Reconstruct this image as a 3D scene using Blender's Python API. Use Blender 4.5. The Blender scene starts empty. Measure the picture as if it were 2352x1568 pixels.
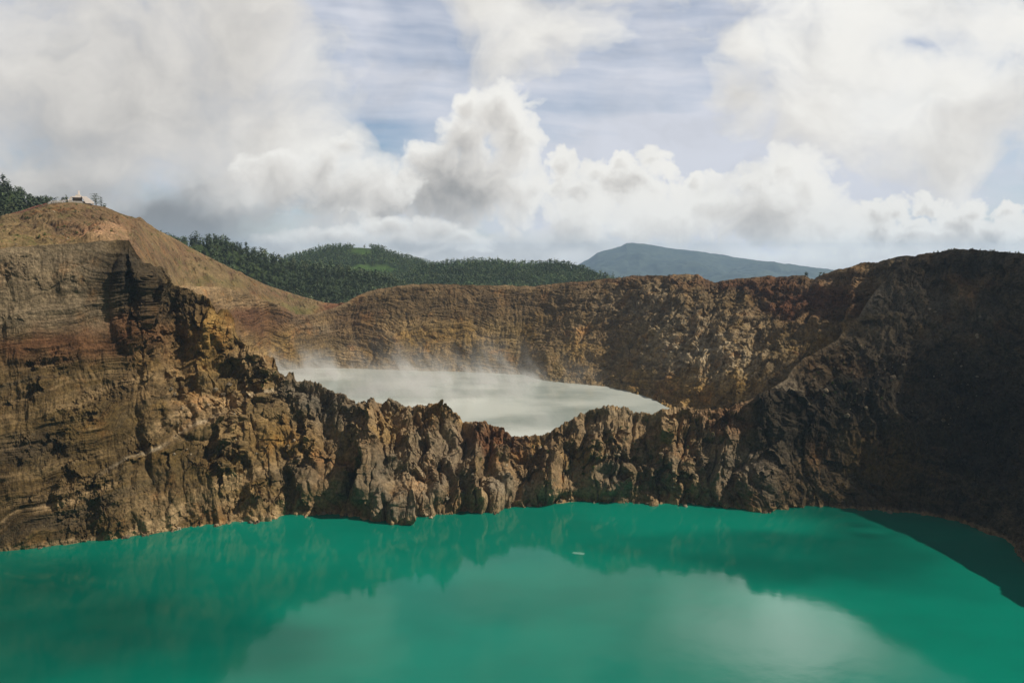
import bpy, math, random
import numpy as np
from math import radians as R

scene = bpy.context.scene
COL = scene.collection
rng = np.random.default_rng(7)
random.seed(7)

# ---------------------------------------------------------------- camera
CAM_H = 200.0                      # metres above the turquoise lake
FOC = 1828.0                       # focal length for a 2352 px wide survey of the view
PX0, PY0, PYH = 1176.0, 784.0, 590.0
PITCH = math.atan((PY0 - PYH) / FOC)

cam_data = bpy.data.cameras.new("camera")
cam_data.sensor_width = 36.0
cam_data.lens = 36.0 * FOC / 2352.0
cam_data.clip_start = 1.0
cam_data.clip_end = 90000.0
cam = bpy.data.objects.new("camera", cam_data)
cam.location = (0, 0, CAM_H)
cam.rotation_euler = (math.pi / 2 - PITCH, 0, 0)
COL.objects.link(cam)
scene.camera = cam

# ---------------------------------------------------------------- sun, exposure
SUN_EL, SUN_AZ = R(43.0), R(98.0)          # azimuth clockwise from the view direction (+y)
sun_dir = np.array([math.cos(SUN_EL) * math.sin(SUN_AZ), math.cos(SUN_EL) * math.cos(SUN_AZ), math.sin(SUN_EL)])
sd = bpy.data.lights.new("sun", 'SUN')
sd.energy = 5.0
sd.angle = R(0.55)
sd.color = (1.0, 0.91, 0.78)
sun = bpy.data.objects.new("sun", sd)
sun.rotation_euler = (math.pi / 2 - SUN_EL, 0, -SUN_AZ + math.pi)
from mathutils import Vector
sun.rotation_euler = Vector(tuple(-sun_dir)).to_track_quat('-Z', 'Y').to_euler()
sun.location = (400, 0, 900)
COL.objects.link(sun)

scene.render.engine = 'CYCLES'
scene.view_settings.view_transform = 'Standard'
scene.view_settings.look = 'None'
scene.view_settings.exposure = 0.0
scene.view_settings.gamma = 1.0
cy = scene.cycles
cy.use_denoising = True
try:
    cy.denoiser = 'OPENIMAGEDENOISE'
    cy.denoising_prefilter = 'ACCURATE'
except Exception:
    pass
cy.max_bounces = 6
cy.diffuse_bounces = 3
cy.glossy_bounces = 3
cy.volume_bounces = 1
cy.transparent_max_bounces = 8
cy.volume_max_steps = 256
cy.caustics_reflective = False
cy.caustics_refractive = False


# ---------------------------------------------------------------- node helper
class G:
    """small builder for node trees"""
    def __init__(self, tree):
        self.t = tree
        self.n = tree.nodes
        self.l = tree.links
    def new(self, kind, **kw):
        nd = self.n.new(kind)
        for k, v in kw.items():
            setattr(nd, k, v)
        return nd
    def put(self, sock, v):
        if v is None:
            return
        if isinstance(v, bpy.types.NodeSocket):
            self.l.new(v, sock)
        else:
            sock.default_value = v
    def m(self, op, a, b=None, c=None, clamp=False):
        nd = self.new('ShaderNodeMath', operation=op)
        nd.use_clamp = clamp
        self.put(nd.inputs[0], a)
        self.put(nd.inputs[1], b)
        self.put(nd.inputs[2], c)
        return nd.outputs[0]
    def add(self, a, b): return self.m('ADD', a, b)
    def sub(self, a, b): return self.m('SUBTRACT', a, b)
    def mul(self, a, b): return self.m('MULTIPLY', a, b)
    def v(self, op, a, b=None, out=0):
        nd = self.new('ShaderNodeVectorMath', operation=op)
        self.put(nd.inputs[0], a)
        if b is not None:
            self.put(nd.inputs['Scale'] if op == 'SCALE' else nd.inputs[1], b)
        return nd.outputs[out]
    def xyz(self, x, y, z):
        nd = self.new('ShaderNodeCombineXYZ')
        for i, q in enumerate((x, y, z)):
            self.put(nd.inputs[i], q)
        return nd.outputs[0]
    def sep(self, a):
        nd = self.new('ShaderNodeSeparateXYZ')
        self.put(nd.inputs[0], a)
        return nd.outputs
    def noise(self, vec, scale, detail=4.0, rough=0.5, dist=0.0, out=0, dim='3D', kind='FBM', lac=2.0):
        nd = self.new('ShaderNodeTexNoise', noise_dimensions=dim, noise_type=kind)
        self.put(nd.inputs['Vector'], vec)
        self.put(nd.inputs['Scale'], scale)
        nd.inputs['Detail'].default_value = detail
        nd.inputs['Roughness'].default_value = rough
        nd.inputs['Lacunarity'].default_value = lac
        nd.inputs['Distortion'].default_value = dist
        return nd.outputs[out]
    def voro(self, vec, scale, detail=0.0, rough=0.5, feature='F1', out='Distance', rand=1.0):
        nd = self.new('ShaderNodeTexVoronoi', feature=feature)
        self.put(nd.inputs['Vector'], vec)
        nd.inputs['Scale'].default_value = scale
        if 'Detail' in nd.inputs:
            nd.inputs['Detail'].default_value = detail
            nd.inputs['Roughness'].default_value = rough
        nd.inputs['Randomness'].default_value = rand
        return nd.outputs[out]
    def step(self, x, a, b, c=0.0, d=1.0, smooth=True):
        nd = self.new('ShaderNodeMapRange', interpolation_type='SMOOTHSTEP' if smooth else 'LINEAR')
        nd.clamp = True
        self.put(nd.inputs[0], x)
        for i, q in enumerate((a, b, c, d)):
            self.put(nd.inputs[i + 1], q)
        return nd.outputs[0]
    def mix(self, f, a, b, blend='MIX'):
        nd = self.new('ShaderNodeMix', data_type='RGBA', blend_type=blend)
        self.put(nd.inputs[0], f)
        for i, q in ((6, a), (7, b)):
            self.put(nd.inputs[i], (*q, 1.0) if isinstance(q, tuple) and len(q) == 3 else q)
        return nd.outputs[2]
    def ramp(self, f, stops):
        nd = self.new('ShaderNodeValToRGB')
        e = nd.color_ramp.elements
        while len(e) < len(stops):
            e.new(0.5)
        for el, (p, c) in zip(e, stops):
            el.position = p
            el.color = (*c, 1.0)
        self.put(nd.inputs[0], f)
        return nd.outputs[0]


# ---------------------------------------------------------------- numpy noise
_perm = np.random.default_rng(3).permutation(256).astype(np.int32)
_perm = np.concatenate([_perm, _perm, _perm])
_g3 = np.random.default_rng(5).normal(size=(256, 3)).astype(np.float32)
_g3 /= np.linalg.norm(_g3, axis=1, keepdims=True)
_an = np.random.default_rng(6).uniform(0, 2 * math.pi, 256)
_g2 = np.stack([np.cos(_an), np.sin(_an)], 1).astype(np.float32)


def pn2(x, y):
    x = np.asarray(x, np.float32); y = np.asarray(y, np.float32)
    xf, yf = np.floor(x), np.floor(y)
    xi, yi = xf.astype(np.int32) & 255, yf.astype(np.int32) & 255
    x, y = x - xf, y - yf
    u, w = x * x * x * (x * (x * 6 - 15) + 10), y * y * y * (y * (y * 6 - 15) + 10)
    def c(a, b):
        h = _perm[_perm[(xi + a) & 255] + ((yi + b) & 255)]
        gr = _g2[h]
        return gr[..., 0] * (x - a) + gr[..., 1] * (y - b)
    n00, n10, n01, n11 = c(0, 0), c(1, 0), c(0, 1), c(1, 1)
    a = n00 + u * (n10 - n00)
    return (a + w * (n01 + u * (n11 - n01) - a)) * 1.5


def pn3(x, y, z):
    x = np.asarray(x, np.float32); y = np.asarray(y, np.float32); z = np.asarray(z, np.float32)
    xf, yf, zf = np.floor(x), np.floor(y), np.floor(z)
    xi, yi, zi = (q.astype(np.int32) & 255 for q in (xf, yf, zf))
    x, y, z = x - xf, y - yf, z - zf
    u, v, w = (q * q * q * (q * (q * 6 - 15) + 10) for q in (x, y, z))
    def c(a, b, d):
        h = _perm[_perm[_perm[(xi + a) & 255] + ((yi + b) & 255)] + ((zi + d) & 255)]
        gr = _g3[h]
        return gr[..., 0] * (x - a) + gr[..., 1] * (y - b) + gr[..., 2] * (z - d)
    def lerp(t, a, b): return a + t * (b - a)
    lo = lerp(v, lerp(u, c(0, 0, 0), c(1, 0, 0)), lerp(u, c(0, 1, 0), c(1, 1, 0)))
    hi = lerp(v, lerp(u, c(0, 0, 1), c(1, 0, 1)), lerp(u, c(0, 1, 1), c(1, 1, 1)))
    return lerp(w, lo, hi) * 1.5


def fbm2(x, y, oct=5, gain=0.5, billow=False):
    s, a, f = 0.0, 1.0, 1.0
    tot = 0.0
    for i in range(oct):
        n = pn2(x * f + 17.3 * i, y * f - 9.1 * i)
        s = s + a * (np.abs(n) * 2 - 0.55 if billow else n)
        tot += a
        a *= gain; f *= 2.03
    return s / tot * 1.6


def fbm3(x, y, z, oct=5, gain=0.5, billow=False):
    s, a, f = 0.0, 1.0, 1.0
    tot = 0.0
    for i in range(oct):
        n = pn3(x * f + 17.3 * i, y * f - 9.1 * i, z * f + 4.7 * i)
        s = s + a * (np.abs(n) * 2 - 0.55 if billow else n)
        tot += a
        a *= gain; f *= 2.03
    return s / tot * 1.6


def facet3(x, y, z, size, seed=0, tilt=0.55, jump=0.35):
    """broken-block relief: every cell of a jittered lattice is one tilted face"""
    x, y, z = (np.asarray(q, np.float32) / size for q in (x, y, z))
    xi, yi, zi = np.floor(x).astype(np.int32), np.floor(y).astype(np.int32), np.floor(z).astype(np.int32)
    best = np.full(x.shape, 9.0, np.float32)
    val = np.zeros(x.shape, np.float32)
    rr = np.random.default_rng(1000 + seed)
    off = rr.uniform(0.05, 0.95, (256, 3)).astype(np.float32)
    tv = rr.normal(size=(256, 3)).astype(np.float32)
    tv /= np.linalg.norm(tv, axis=1, keepdims=True)
    jv = rr.normal(size=256).astype(np.float32)
    for a in (-1, 0, 1):
        for b in (-1, 0, 1):
            for c in (-1, 0, 1):
                h = _perm[_perm[_perm[(xi + a) & 255] + ((yi + b) & 255)] + ((zi + c) & 255)]
                o = off[h]
                dx, dy, dz = x - (xi + a + o[..., 0]), y - (yi + b + o[..., 1]), z - (zi + c + o[..., 2])
                d = dx * dx + dy * dy + dz * dz
                m = d < best
                t = tv[h]
                v = tilt * (dx * t[..., 0] + dy * t[..., 1] + dz * t[..., 2]) + jump * jv[h] * 0.5
                val = np.where(m, v, val)
                best = np.where(m, d, best)
    return val * size


def sstep(x, a, b):
    t = np.clip((x - a) / (b - a), 0, 1)
    return t * t * (3 - 2 * t)

# ---------------------------------------------------------------- clouds: a procedural field over direction (azimuth, elevation)
SKY_A, SKY_E0, SKY_E1 = 0.68, -0.10, 0.62       # radians covered
SKY_W, SKY_H = 1500, 800


def sky_field():
    az = np.linspace(-SKY_A, SKY_A, SKY_W, dtype=np.float32)[None, :]
    el = np.linspace(SKY_E0, SKY_E1, SKY_H, dtype=np.float32)[:, None]
    # survey coordinates of each direction: px grows right, py grows down
    wx, wy, wz = np.sin(az) * np.cos(el), np.cos(az) * np.cos(el), np.sin(el) + 0 * az
    fz = np.maximum(wy * math.cos(PITCH) - wz * math.sin(PITCH), 0.15)
    fy = wy * math.sin(PITCH) + wz * math.cos(PITCH)
    X = (PX0 + FOC * wx / fz) / 100.0
    Y = (PY0 - FOC * fy / fz) / 100.0
    n = np.float32
    X, Y = X.astype(n), Y.astype(n)

    def warp(amp, sc, seed, oct=4):
        return (X + amp * fbm2(X * sc + seed, Y * sc, oct), Y + amp * fbm2(X * sc, Y * sc + seed + 31.7, oct))

    def shape(lst, x, y, k=5.0):
        """smooth union of ellipses: 1 at a centre, 0 on its edge, negative outside"""
        acc = 0
        for cx, cy, rx, ry in lst:
            r2 = ((x - cx / 100) / (rx / 100)) ** 2 + ((y - cy / 100) / (ry / 100)) ** 2
            acc = acc + np.exp(k * (1 - np.sqrt(r2 + 1e-6)) * min(1.0, 1.0))
        return np.log(acc + 1e-9) / k

    px_per = SKY_W / (2 * SKY_A) / FOC * 100        # texels per 100 survey px
    def light(d, n_step, step, ang):
        """optical depth towards the sun, marched across the field"""
        acc = np.zeros_like(d)
        for i in range(1, n_step + 1):
            t = step * px_per * i / 100.0
            sx, sy = int(round(-math.cos(ang) * t)), int(round(-math.sin(ang) * t))
            acc += np.roll(np.roll(d, sx, 1), sy, 0)
        return acc / n_step

    def mixc(rgb, a, c):
        return rgb + a[..., None] * (c - rgb)

    def tone(t, stops):
        xs = [s[0] for s in stops]
        return np.stack([np.interp(t, xs, [s[1][i] for s in stops]) for i in range(3)], -1).astype(n)

    def gl(lst, x, y):
        s = 0
        for cx, cy, rx, ry, w in lst:
            s = s + w * np.exp(-0.8 * (((x - cx / 100) / (rx / 100)) ** 2 + ((y - cy / 100) / (ry / 100)) ** 2))
        return s

    GREY = [(0.0, (0.14, 0.15, 0.165)), (0.25, (0.27, 0.275, 0.28)), (0.5, (0.50, 0.485, 0.465)), (0.75, (0.735, 0.71, 0.67)), (1.0, (0.93, 0.915, 0.87))]
    # alpha channel: how much of the clear-sky node shows through is (1 - alpha)
    rgb = np.zeros(X.shape + (3,), n)
    A = np.zeros(X.shape, n)
    def over(a, c):
        nonlocal rgb, A
        a = np.clip(a, 0, 1).astype(n)
        rgb = rgb * (1 - a)[..., None] + c * a[..., None]
        A = A * (1 - a) + a

    # cirrus streaks
    wxx, wyy = warp(0.22, 0.25, 3.0, 3)
    ci = fbm2(wxx * 0.22 + wyy * 0.10, wyy * 1.9 - wxx * 0.10, 6, 0.55)
    ci2 = fbm2(wxx * 0.5, wyy * 0.7, 5, 0.5)
    veil = gl([(1500, 420, 330, 130, 0.5), (2150, 400, 260, 90, 0.45), (1350, 180, 300, 120, 0.10), (700, 60, 220, 120, 0.3), (1700, 330, 200, 160, 0.4)], X, Y)
    over(np.clip(0.58 + 0.28 * ci + 0.26 * ci2 + veil - gl([(870, 310, 70, 45, 0.5), (740, 80, 60, 60, 0.25)], X, Y), 0.05, 0.95),
         np.array([0.70, 0.72, 0.79], n))

    # big soft masses
    wx1, wy1 = warp(0.9, 0.30, 11.0, 5)
    lst = [(260, 200, 480, 330), (640, 330, 190, 190), (90, 420, 300, 130), (700, 430, 190, 110), (560, 60, 180, 190),
           (1250, 70, 200, 110), (1130, 10, 170, 90),
           (1980, 110, 330, 230), (2230, 240, 290, 190), (2330, 50, 200, 150), (1900, 270, 230, 150), (2150, 330, 210, 80), (1720, 90, 60, 110), (1690, 230, 60, 90),
           (1780, -300, 700, 280), (500, -350, 700, 280), (3000, 150, 500, 400), (-500, 150, 500, 400)]
    s = shape(lst, wx1, wy1, 6.0)
    fb = fbm2(wx1 * 0.62 + 40, wy1 * 0.75, 8, 0.55)
    d = s * 1.1 + 0.40 * fb + 0.05 - gl([(950, -400, 95, 230, 1.0), (1480, -420, 70, 140, 0.35), (955, 190, 120, 100, 0.34), (2130, 130, 75, 50, 0.50), (2070, 110, 40, 30, 0.3), (2260, 180, 60, 30, 0.2)], wx1, wy1)
    dd = np.clip(d, 0, 1.2)
    L = light(dd, 8, 26, math.radians(58))
    t = 0.85 - 0.26 * L + 0.12 * fb
    t += gl([(300, 130, 330, 260, -0.02), (120, 90, 140, 160, 0.0), (300, 250, 300, 150, 0.05), (720, 400, 130, 60, 0.22), (530, 420, 100, 40, 0.14), (700, 460, 160, 50, 0.06), (60, 380, 120, 50, 0.06),
             (60, 240, 120, 100, -0.07), (250, 340, 170, 60, -0.05), (720, 500, 160, 40, -0.18), (560, 480, 200, 30, -0.10), (380, 460, 260, 40, -0.16),
             (1250, 80, 240, 120, 0.14), (100, -300, 420, 200, -0.34), (1300, -300, 260, 170, -0.10), (1850, -340, 260, 230, 0.34), (1980, 190, 330, 230, 0.30), (2200, 120, 200, 180, 0.20), (2270, 300, 140, 45, -0.14), (2330, 360, 90, 40, -0.06), (1330, 130, 90, 40, -0.05)], wx1, wy1)
    # sunlit cloud above the picture is far brighter than paper white
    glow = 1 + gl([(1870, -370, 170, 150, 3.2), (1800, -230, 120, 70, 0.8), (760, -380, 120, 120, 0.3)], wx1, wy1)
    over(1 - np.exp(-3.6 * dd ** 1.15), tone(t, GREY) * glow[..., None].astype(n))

    def cumulus(lst, wamp, wsc, nsc, namp, kdens, lstep, lamt, base, add=None, seed=0.0, stretch=1.0, ang=62, oct=7):
        x, y = warp(wamp, wsc, seed, 5)
        s = shape(lst, x, y, 9.0)
        b = fbm2(x * nsc + seed, y * nsc * stretch, oct, 0.56, True)
        b2 = fbm2(X * nsc * 0.5 - seed, Y * nsc * 0.5, 6, 0.5)
        d = s + namp * (b * 0.75 + 0.55 * b2)
        dd = np.clip(d, 0, 0.9)
        L = light(dd, 9, lstep, math.radians(ang))
        L2 = light(dd, 4, lstep * 0.28, math.radians(ang))
        t = base - lamt * L - lamt * 0.95 * (L2 - 0.35) + 0.10 * b
        if add:
            t = t + gl(add, x, y)
        a = 1 - np.exp(-kdens * dd ** 1.2)
        over(a, tone(t, GREY))

    # far crisp cumulus
    cumulus([(1290, 375, 45, 40), (1370, 395, 48, 36), (1430, 372, 40, 26), (1500, 362, 50, 30), (1530, 385, 30, 26), (1440, 410, 130, 44), (1330, 440, 90, 50), (1600, 420, 40, 28), (1480, 440, 150, 40)],
            0.10, 2.2, 1.9, 0.50, 10, 9, 0.42, 1.16, seed=5)
    cumulus([(2130, 475, 46, 38), (2060, 485, 45, 34), (2200, 505, 60, 40), (2240, 485, 36, 30), (2320, 490, 60, 36), (2010, 500, 60, 50), (2250, 545, 160, 60), (2100, 550, 160, 60), (2420, 510, 90, 50), (2600, 530, 200, 60)],
            0.12, 2.0, 1.8, 0.55, 11, 10, 0.62, 1.18, seed=15)
    # the tower and its shoulder
    cumulus([(1145, 255, 84, 84), (1180, 320, 68, 120), (1090, 235, 40, 50), (1060, 310, 75, 70), (985, 380, 90, 70), (1080, 420, 170, 110), (900, 450, 120, 80), (1200, 450, 90, 90)],
            0.26, 0.9, 1.0, 0.42, 8.0, 16, 0.48, 1.08, add=[(1000, 470, 150, 55, -0.24), (1060, 400, 90, 60, -0.08), (960, 380, 80, 50, 0.0), (1190, 440, 70, 50, 0.12)], seed=25)
    cumulus([(790, 345, 32, 32), (740, 365, 60, 44), (650, 400, 110, 60), (830, 420, 70, 70), (780, 440, 180, 80)],
            0.32, 0.9, 1.0, 0.48, 3.4, 14, 0.36, 0.98, add=[(560, 420, 90, 70, -0.06), (700, 475, 190, 30, -0.16)], seed=35)
    # right-hand cumulus and the bank in front of the mountain
    cumulus([(1800, 385, 75, 72), (1850, 430, 85, 80), (1730, 420, 70, 55), (1780, 490, 190, 90), (1640, 470, 130, 60), (1500, 500, 190, 70), (1350, 490, 120, 60), (1900, 520, 120, 70)],
            0.26, 0.9, 1.0, 0.40, 8.0, 17, 0.40, 1.16, add=[(1720, 520, 70, 60, -0.20), (1660, 555, 130, 26, -0.16), (1480, 490, 170, 40, 0.08), (1880, 500, 80, 50, 0.08), (1440, 545, 110, 20, -0.20)], seed=45)
    # low clouds on the skyline
    wx2, wy2 = warp(0.3, 0.8, 71.0, 5)
    low = shape([(1250, 575, 260, 50), (1650, 600, 400, 40), (2150, 600, 380, 50), (900, 600, 420, 40), (1200, 660, 1600, 60)], wx2, wy2, 7.0) + 0.35 * fbm2(wx2 * 0.9, wy2 * 1.6, 6)
    lowd = np.clip(low + 0.15, 0, 1)
    tl = 0.82 + 0.22 * fbm2(wx2 * 0.9 + 0.4, wy2 * 1.6 + 0.5, 6) - 0.20 * lowd + gl([(2050, 600, 250, 30, 0.25), (1280, 585, 50, 24, 0.16), (1200, 570, 60, 30, -0.06), (1090, 585, 60, 14, -0.05), (1760, 590, 150, 20, 0.18)], X, Y)
    over(0.9 * (1 - np.exp(-2.5 * lowd)), tone(tl, GREY))
    cumulus([(900, 530, 90, 26), (1000, 530, 80, 34), (1060, 550, 60, 22), (760, 550, 130, 30), (950, 560, 170, 26), (640, 560, 90, 20)],
            0.16, 1.3, 1.3, 0.36, 4.5, 9, 0.40, 0.99, add=[(950, 566, 90, 12, -0.10)], seed=55, stretch=1.3)

    rgb = rgb * (1 + 0.38 * np.exp(-((Y - 5.95) / 0.55) ** 2) * sstep(X, 5.0, 9.0))[..., None].astype(n)
    # rain bank behind the bare hill
    wx3, wy3 = warp(0.9, 0.35, 91.0, 5)
    bank = gl([(110, 535, 300, 80, 0.9), (250, 555, 220, 78, 0.8), (430, 585, 170, 50, 0.6), (60, 470, 150, 36, 0.3)], wx3, wy3) + 0.26 * fbm2(wx3 * 0.5, wy3 * 0.9, 6)
    over(0.92 * sstep(bank, -0.10, 1.15), tone(0.155 + 0.10 * fbm2(wx3 * 0.4 + 9, wy3 * 0.8, 5) + gl([(600, 560, 150, 60, 0.18)], X, Y), GREY))
    return np.concatenate([rgb / np.maximum(A, 1e-3)[..., None], A[..., None]], -1)

# ---------------------------------------------------------------- sky (world)
def make_world():
    world = bpy.data.worlds.new("World")
    scene.world = world
    world.use_nodes = True
    world.cycles.sampling_method = 'MANUAL'
    world.cycles.sample_map_resolution = 1024
    g = G(world.node_tree)
    g.n.clear()
    d = g.v('NORMALIZE', g.new('ShaderNodeTexCoord').outputs['Generated'])
    dx, dy, dz = g.sep(d)
    az = g.m('ARCTAN2', dx, dy)
    el = g.m('ARCSINE', dz)
    sky = g.new('ShaderNodeTexSky', sky_type='NISHITA')
    sky.sun_disc = False
    sky.sun_elevation = SUN_EL
    sky.sun_rotation = SUN_AZ
    sky.altitude = 1600.0
    sky.dust_density = 0.8
    clear = g.v('SCALE', sky.outputs[0], 0.10)
    # the cloud field computed above, laid out over azimuth and elevation
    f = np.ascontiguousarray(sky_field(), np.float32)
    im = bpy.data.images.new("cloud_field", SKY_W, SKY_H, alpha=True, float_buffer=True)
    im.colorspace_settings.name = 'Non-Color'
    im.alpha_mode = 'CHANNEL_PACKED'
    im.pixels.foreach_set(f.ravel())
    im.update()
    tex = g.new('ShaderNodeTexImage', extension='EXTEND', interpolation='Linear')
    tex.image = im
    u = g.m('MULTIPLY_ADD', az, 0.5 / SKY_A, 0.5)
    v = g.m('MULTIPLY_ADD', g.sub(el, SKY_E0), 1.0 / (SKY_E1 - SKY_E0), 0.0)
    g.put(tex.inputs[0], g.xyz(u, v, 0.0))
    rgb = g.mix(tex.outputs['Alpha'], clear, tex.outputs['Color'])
    # overhead and behind the viewer: a heavier overcast; under the horizon: dim land
    heavy = g.m('MAXIMUM', g.step(el, 0.52, 0.80, 0.0, 0.95), g.step(g.m('ABSOLUTE', az), 0.66, 1.5, 0.0, 0.9))
    rgb = g.mix(heavy, rgb, g.ramp(g.noise(d, 2.2, 3.0), [(0.3, (0.10, 0.11, 0.125)), (0.7, (0.25, 0.25, 0.25))]))
    rgb = g.mix(g.step(el, -0.02, -0.08), rgb, (0.08, 0.09, 0.08))
    bg = g.new('ShaderNodeBackground')
    g.put(bg.inputs[0], rgb)
    bg.inputs[1].default_value = 1.0
    g.l.new(bg.outputs[0], g.new('ShaderNodeOutputWorld').inputs[0])


make_world()

# ================================================================ setting: terrain
def tag(o, label=None, cat=None, group=None, kind=None):
    if label: o["label"] = label
    if cat: o["category"] = cat
    if group: o["group"] = group
    if kind: o["kind"] = kind
    return o


def p_ae(px, py):
    """survey pixel -> (azimuth, elevation) of that direction"""
    xc, yc = (px - PX0) / FOC, -(py - PY0) / FOC
    wx, wy = xc, math.cos(PITCH) + math.sin(PITCH) * yc
    wz = -math.sin(PITCH) + math.cos(PITCH) * yc
    return math.atan2(wx, wy), math.atan2(wz, math.hypot(wx, wy))


def ray_rz(px, py):
    """azimuth and slope (rise per horizontal metre) of a surveyed direction"""
    a, e = p_ae(px, py)
    return a, math.tan(e)


def at(px, py, r):
    """world point seen in a surveyed direction at horizontal distance r"""
    a, s = ray_rz(px, py)
    return np.array([r * math.sin(a), r * math.cos(a), CAM_H + r * s])


def seen(x, y, z):
    """survey coordinates of world points (to place geological zones on the rock)"""
    zz = z - CAM_H
    f = y * math.cos(PITCH) - zz * math.sin(PITCH)
    u = y * math.sin(PITCH) + zz * math.cos(PITCH)
    f = np.where(f > 1, f, 1.0)
    return PX0 + FOC * x / f, PY0 - FOC * u / f


def curve_z(pts, ext_l=(), ext_r=(), z=0.0):
    """survey points lying at height z -> (az, r, z) table"""
    rows = [(R(a), r, zz) for a, r, zz in ext_l]
    for px, py in pts:
        a, s = ray_rz(px, py)
        rows.append((a, (z - CAM_H) / s, z))
    rows += [(R(a), r, zz) for a, r, zz in ext_r]
    return np.array(sorted(rows))


def curve_r(pts, ext_l=(), ext_r=()):
    """survey points (px, py, r) -> (az, r, z) table"""
    rows = [(R(a), r, zz) for a, r, zz in ext_l]
    for px, py, r in pts:
        a, s = ray_rz(px, py)
        rows.append((a, r, CAM_H + r * s))
    rows += [(R(a), r, zz) for a, r, zz in ext_r]
    return np.array(sorted(rows))


def ev(c, a):
    return np.interp(a, c[:, 0], c[:, 1]), np.interp(a, c[:, 0], c[:, 2])


def azp(px, py=900):
    return p_ae(px, py)[0]


def grid_mesh(name, P, col, mat, smooth=False, cols=None, extra=None):
    """P: (rows, columns, 3) points -> mesh object; col: per-vertex base colour"""
    h, w = P.shape[:2]
    n = h * w
    me = bpy.data.meshes.new(name)
    idx = np.arange(n, dtype=np.int32).reshape(h, w)
    q = np.stack([idx[:-1, :-1], idx[:-1, 1:], idx[1:, 1:], idx[1:, :-1]], -1).reshape(-1, 4)
    me.vertices.add(n)
    me.vertices.foreach_set("co", np.ascontiguousarray(P, np.float32).ravel())
    me.loops.add(q.size)
    me.loops.foreach_set("vertex_index", np.ascontiguousarray(q.ravel()))
    me.polygons.add(len(q))
    me.polygons.foreach_set("loop_start", np.arange(0, q.size, 4, dtype=np.int32))
    me.polygons.foreach_set("loop_total", np.full(len(q), 4, np.int32))
    me.polygons.foreach_set("use_smooth", np.full(len(q), bool(smooth)))
    me.update(calc_edges=True)
    if col is not None:
        at_ = me.attributes.new("tint", 'FLOAT_COLOR', 'POINT')
        c4 = np.ones((n, 4), np.float32)
        c4[:, :3] = col.reshape(n, 3)
        at_.data.foreach_set("color", c4.ravel())
    for k, val in (extra or {}).items():
        e = me.attributes.new(k, 'FLOAT', 'POINT')
        e.data.foreach_set("value", np.ascontiguousarray(val, np.float32).ravel())
    me.materials.append(mat)
    o = bpy.data.objects.new(name, me)
    COL.objects.link(o)
    return o


def normals(P):
    du = np.gradient(P, axis=1)
    dv = np.gradient(P, axis=0)
    n = np.cross(du, dv)
    return n / (np.linalg.norm(n, axis=-1, keepdims=True) + 1e-9)


# ---------------------------------------------------------------- rock materials
def rock_material(name, strata=0.0, fine=1.0, streak=0.0, grass=0.0, bump=0.6):
    m = bpy.data.materials.new(name)
    m.use_nodes = True
    g = G(m.node_tree)
    b = g.n['Principled BSDF']
    pos = g.new('ShaderNodeNewGeometry').outputs['Position']
    tint = g.new('ShaderNodeAttribute', attribute_name="tint").outputs['Color']
    x, y, z = g.sep(pos)
    n1 = g.noise(pos, 0.055 * fine, 8.0, 0.62)
    n2 = g.noise(pos, 0.45 * fine, 6.0, 0.65)
    f = g.m('MULTIPLY_ADD', g.sub(n1, 0.5), 1.9, 1.0)
    f = g.mul(f, g.m('MULTIPLY_ADD', g.sub(n2, 0.5), 2.6, 1.0))
    if strata:
        wob = g.noise(pos, 0.012, 3.0, 0.5)
        zz = g.add(z, g.mul(wob, 34.0))
        band = g.noise(g.xyz(g.mul(x, 0.006), g.mul(y, 0.006), zz), 0.30, 7.0, 0.72)
        f = g.mul(f, g.m('MULTIPLY_ADD', g.sub(band, 0.5), 2.6 * strata, 1.0))
    if streak:
        st = g.noise(g.v('MULTIPLY', pos, (0.30, 0.30, 0.022)), 1.0, 6.0, 0.62)
        f = g.mul(f, g.m('MULTIPLY_ADD', g.sub(st, 0.5), 2.4 * streak, 1.0))
    f = g.m('MAXIMUM', f, 0.16)
    f = g.m('MINIMUM', f, 2.4)
    rgb = g.v('SCALE', tint, f)
    # iron and sulphur stains
    stain = g.noise(pos, 0.030, 6.0, 0.66, out=1)
    sr, sg, sb = g.sep(stain)
    rgb = g.mix(g.step(sr, 0.54, 0.70, 0.0, 0.55), rgb, g.v('MULTIPLY', rgb, (1.35, 0.92, 0.55)))
    rgb = g.mix(g.step(sg, 0.56, 0.72, 0.0, 0.55), rgb, g.v('MULTIPLY', rgb, (1.20, 1.22, 1.30)))
    rgb = g.mix(g.step(sb, 0.56, 0.72, 0.0, 0.50), rgb, g.v('MULTIPLY', rgb, (0.62, 0.59, 0.56)))
    # pale pebbles
    peb = g.voro(pos, 0.55, feature='F1')
    pn = g.noise(pos, 0.06, 3.0, 0.5)
    rgb = g.mix(g.mul(g.step(peb, 0.20, 0.10), g.step(pn, 0.52, 0.66, 0.0, 0.6)), rgb, (0.26, 0.21, 0.17))
    if grass:
        gn = g.noise(pos, 0.09, 7.0, 0.70)
        big = g.noise(pos, 0.012, 4.0, 0.55)
        rgb = g.mix(g.mul(g.step(gn, 0.50, 0.64), g.step(big, 0.40, 0.62, 0.15, grass)), rgb, (0.075, 0.085, 0.028))
    g.put(b.inputs['Base Color'], g.v('MULTIPLY', rgb, (1.03, 0.985, 0.84)))
    b.inputs['Roughness'].default_value = 0.95
    b.inputs['Specular IOR Level'].default_value = 0.15
    bn = g.noise(pos, 0.35 * fine, 9.0, 0.70)
    bp = g.new('ShaderNodeBump')
    bp.inputs['Strength'].default_value = bump
    bp.inputs['Distance'].default_value = 2.2
    g.put(bp.inputs['Height'], bn)
    g.put(b.inputs['Normal'], bp.outputs[0])
    return m


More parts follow.
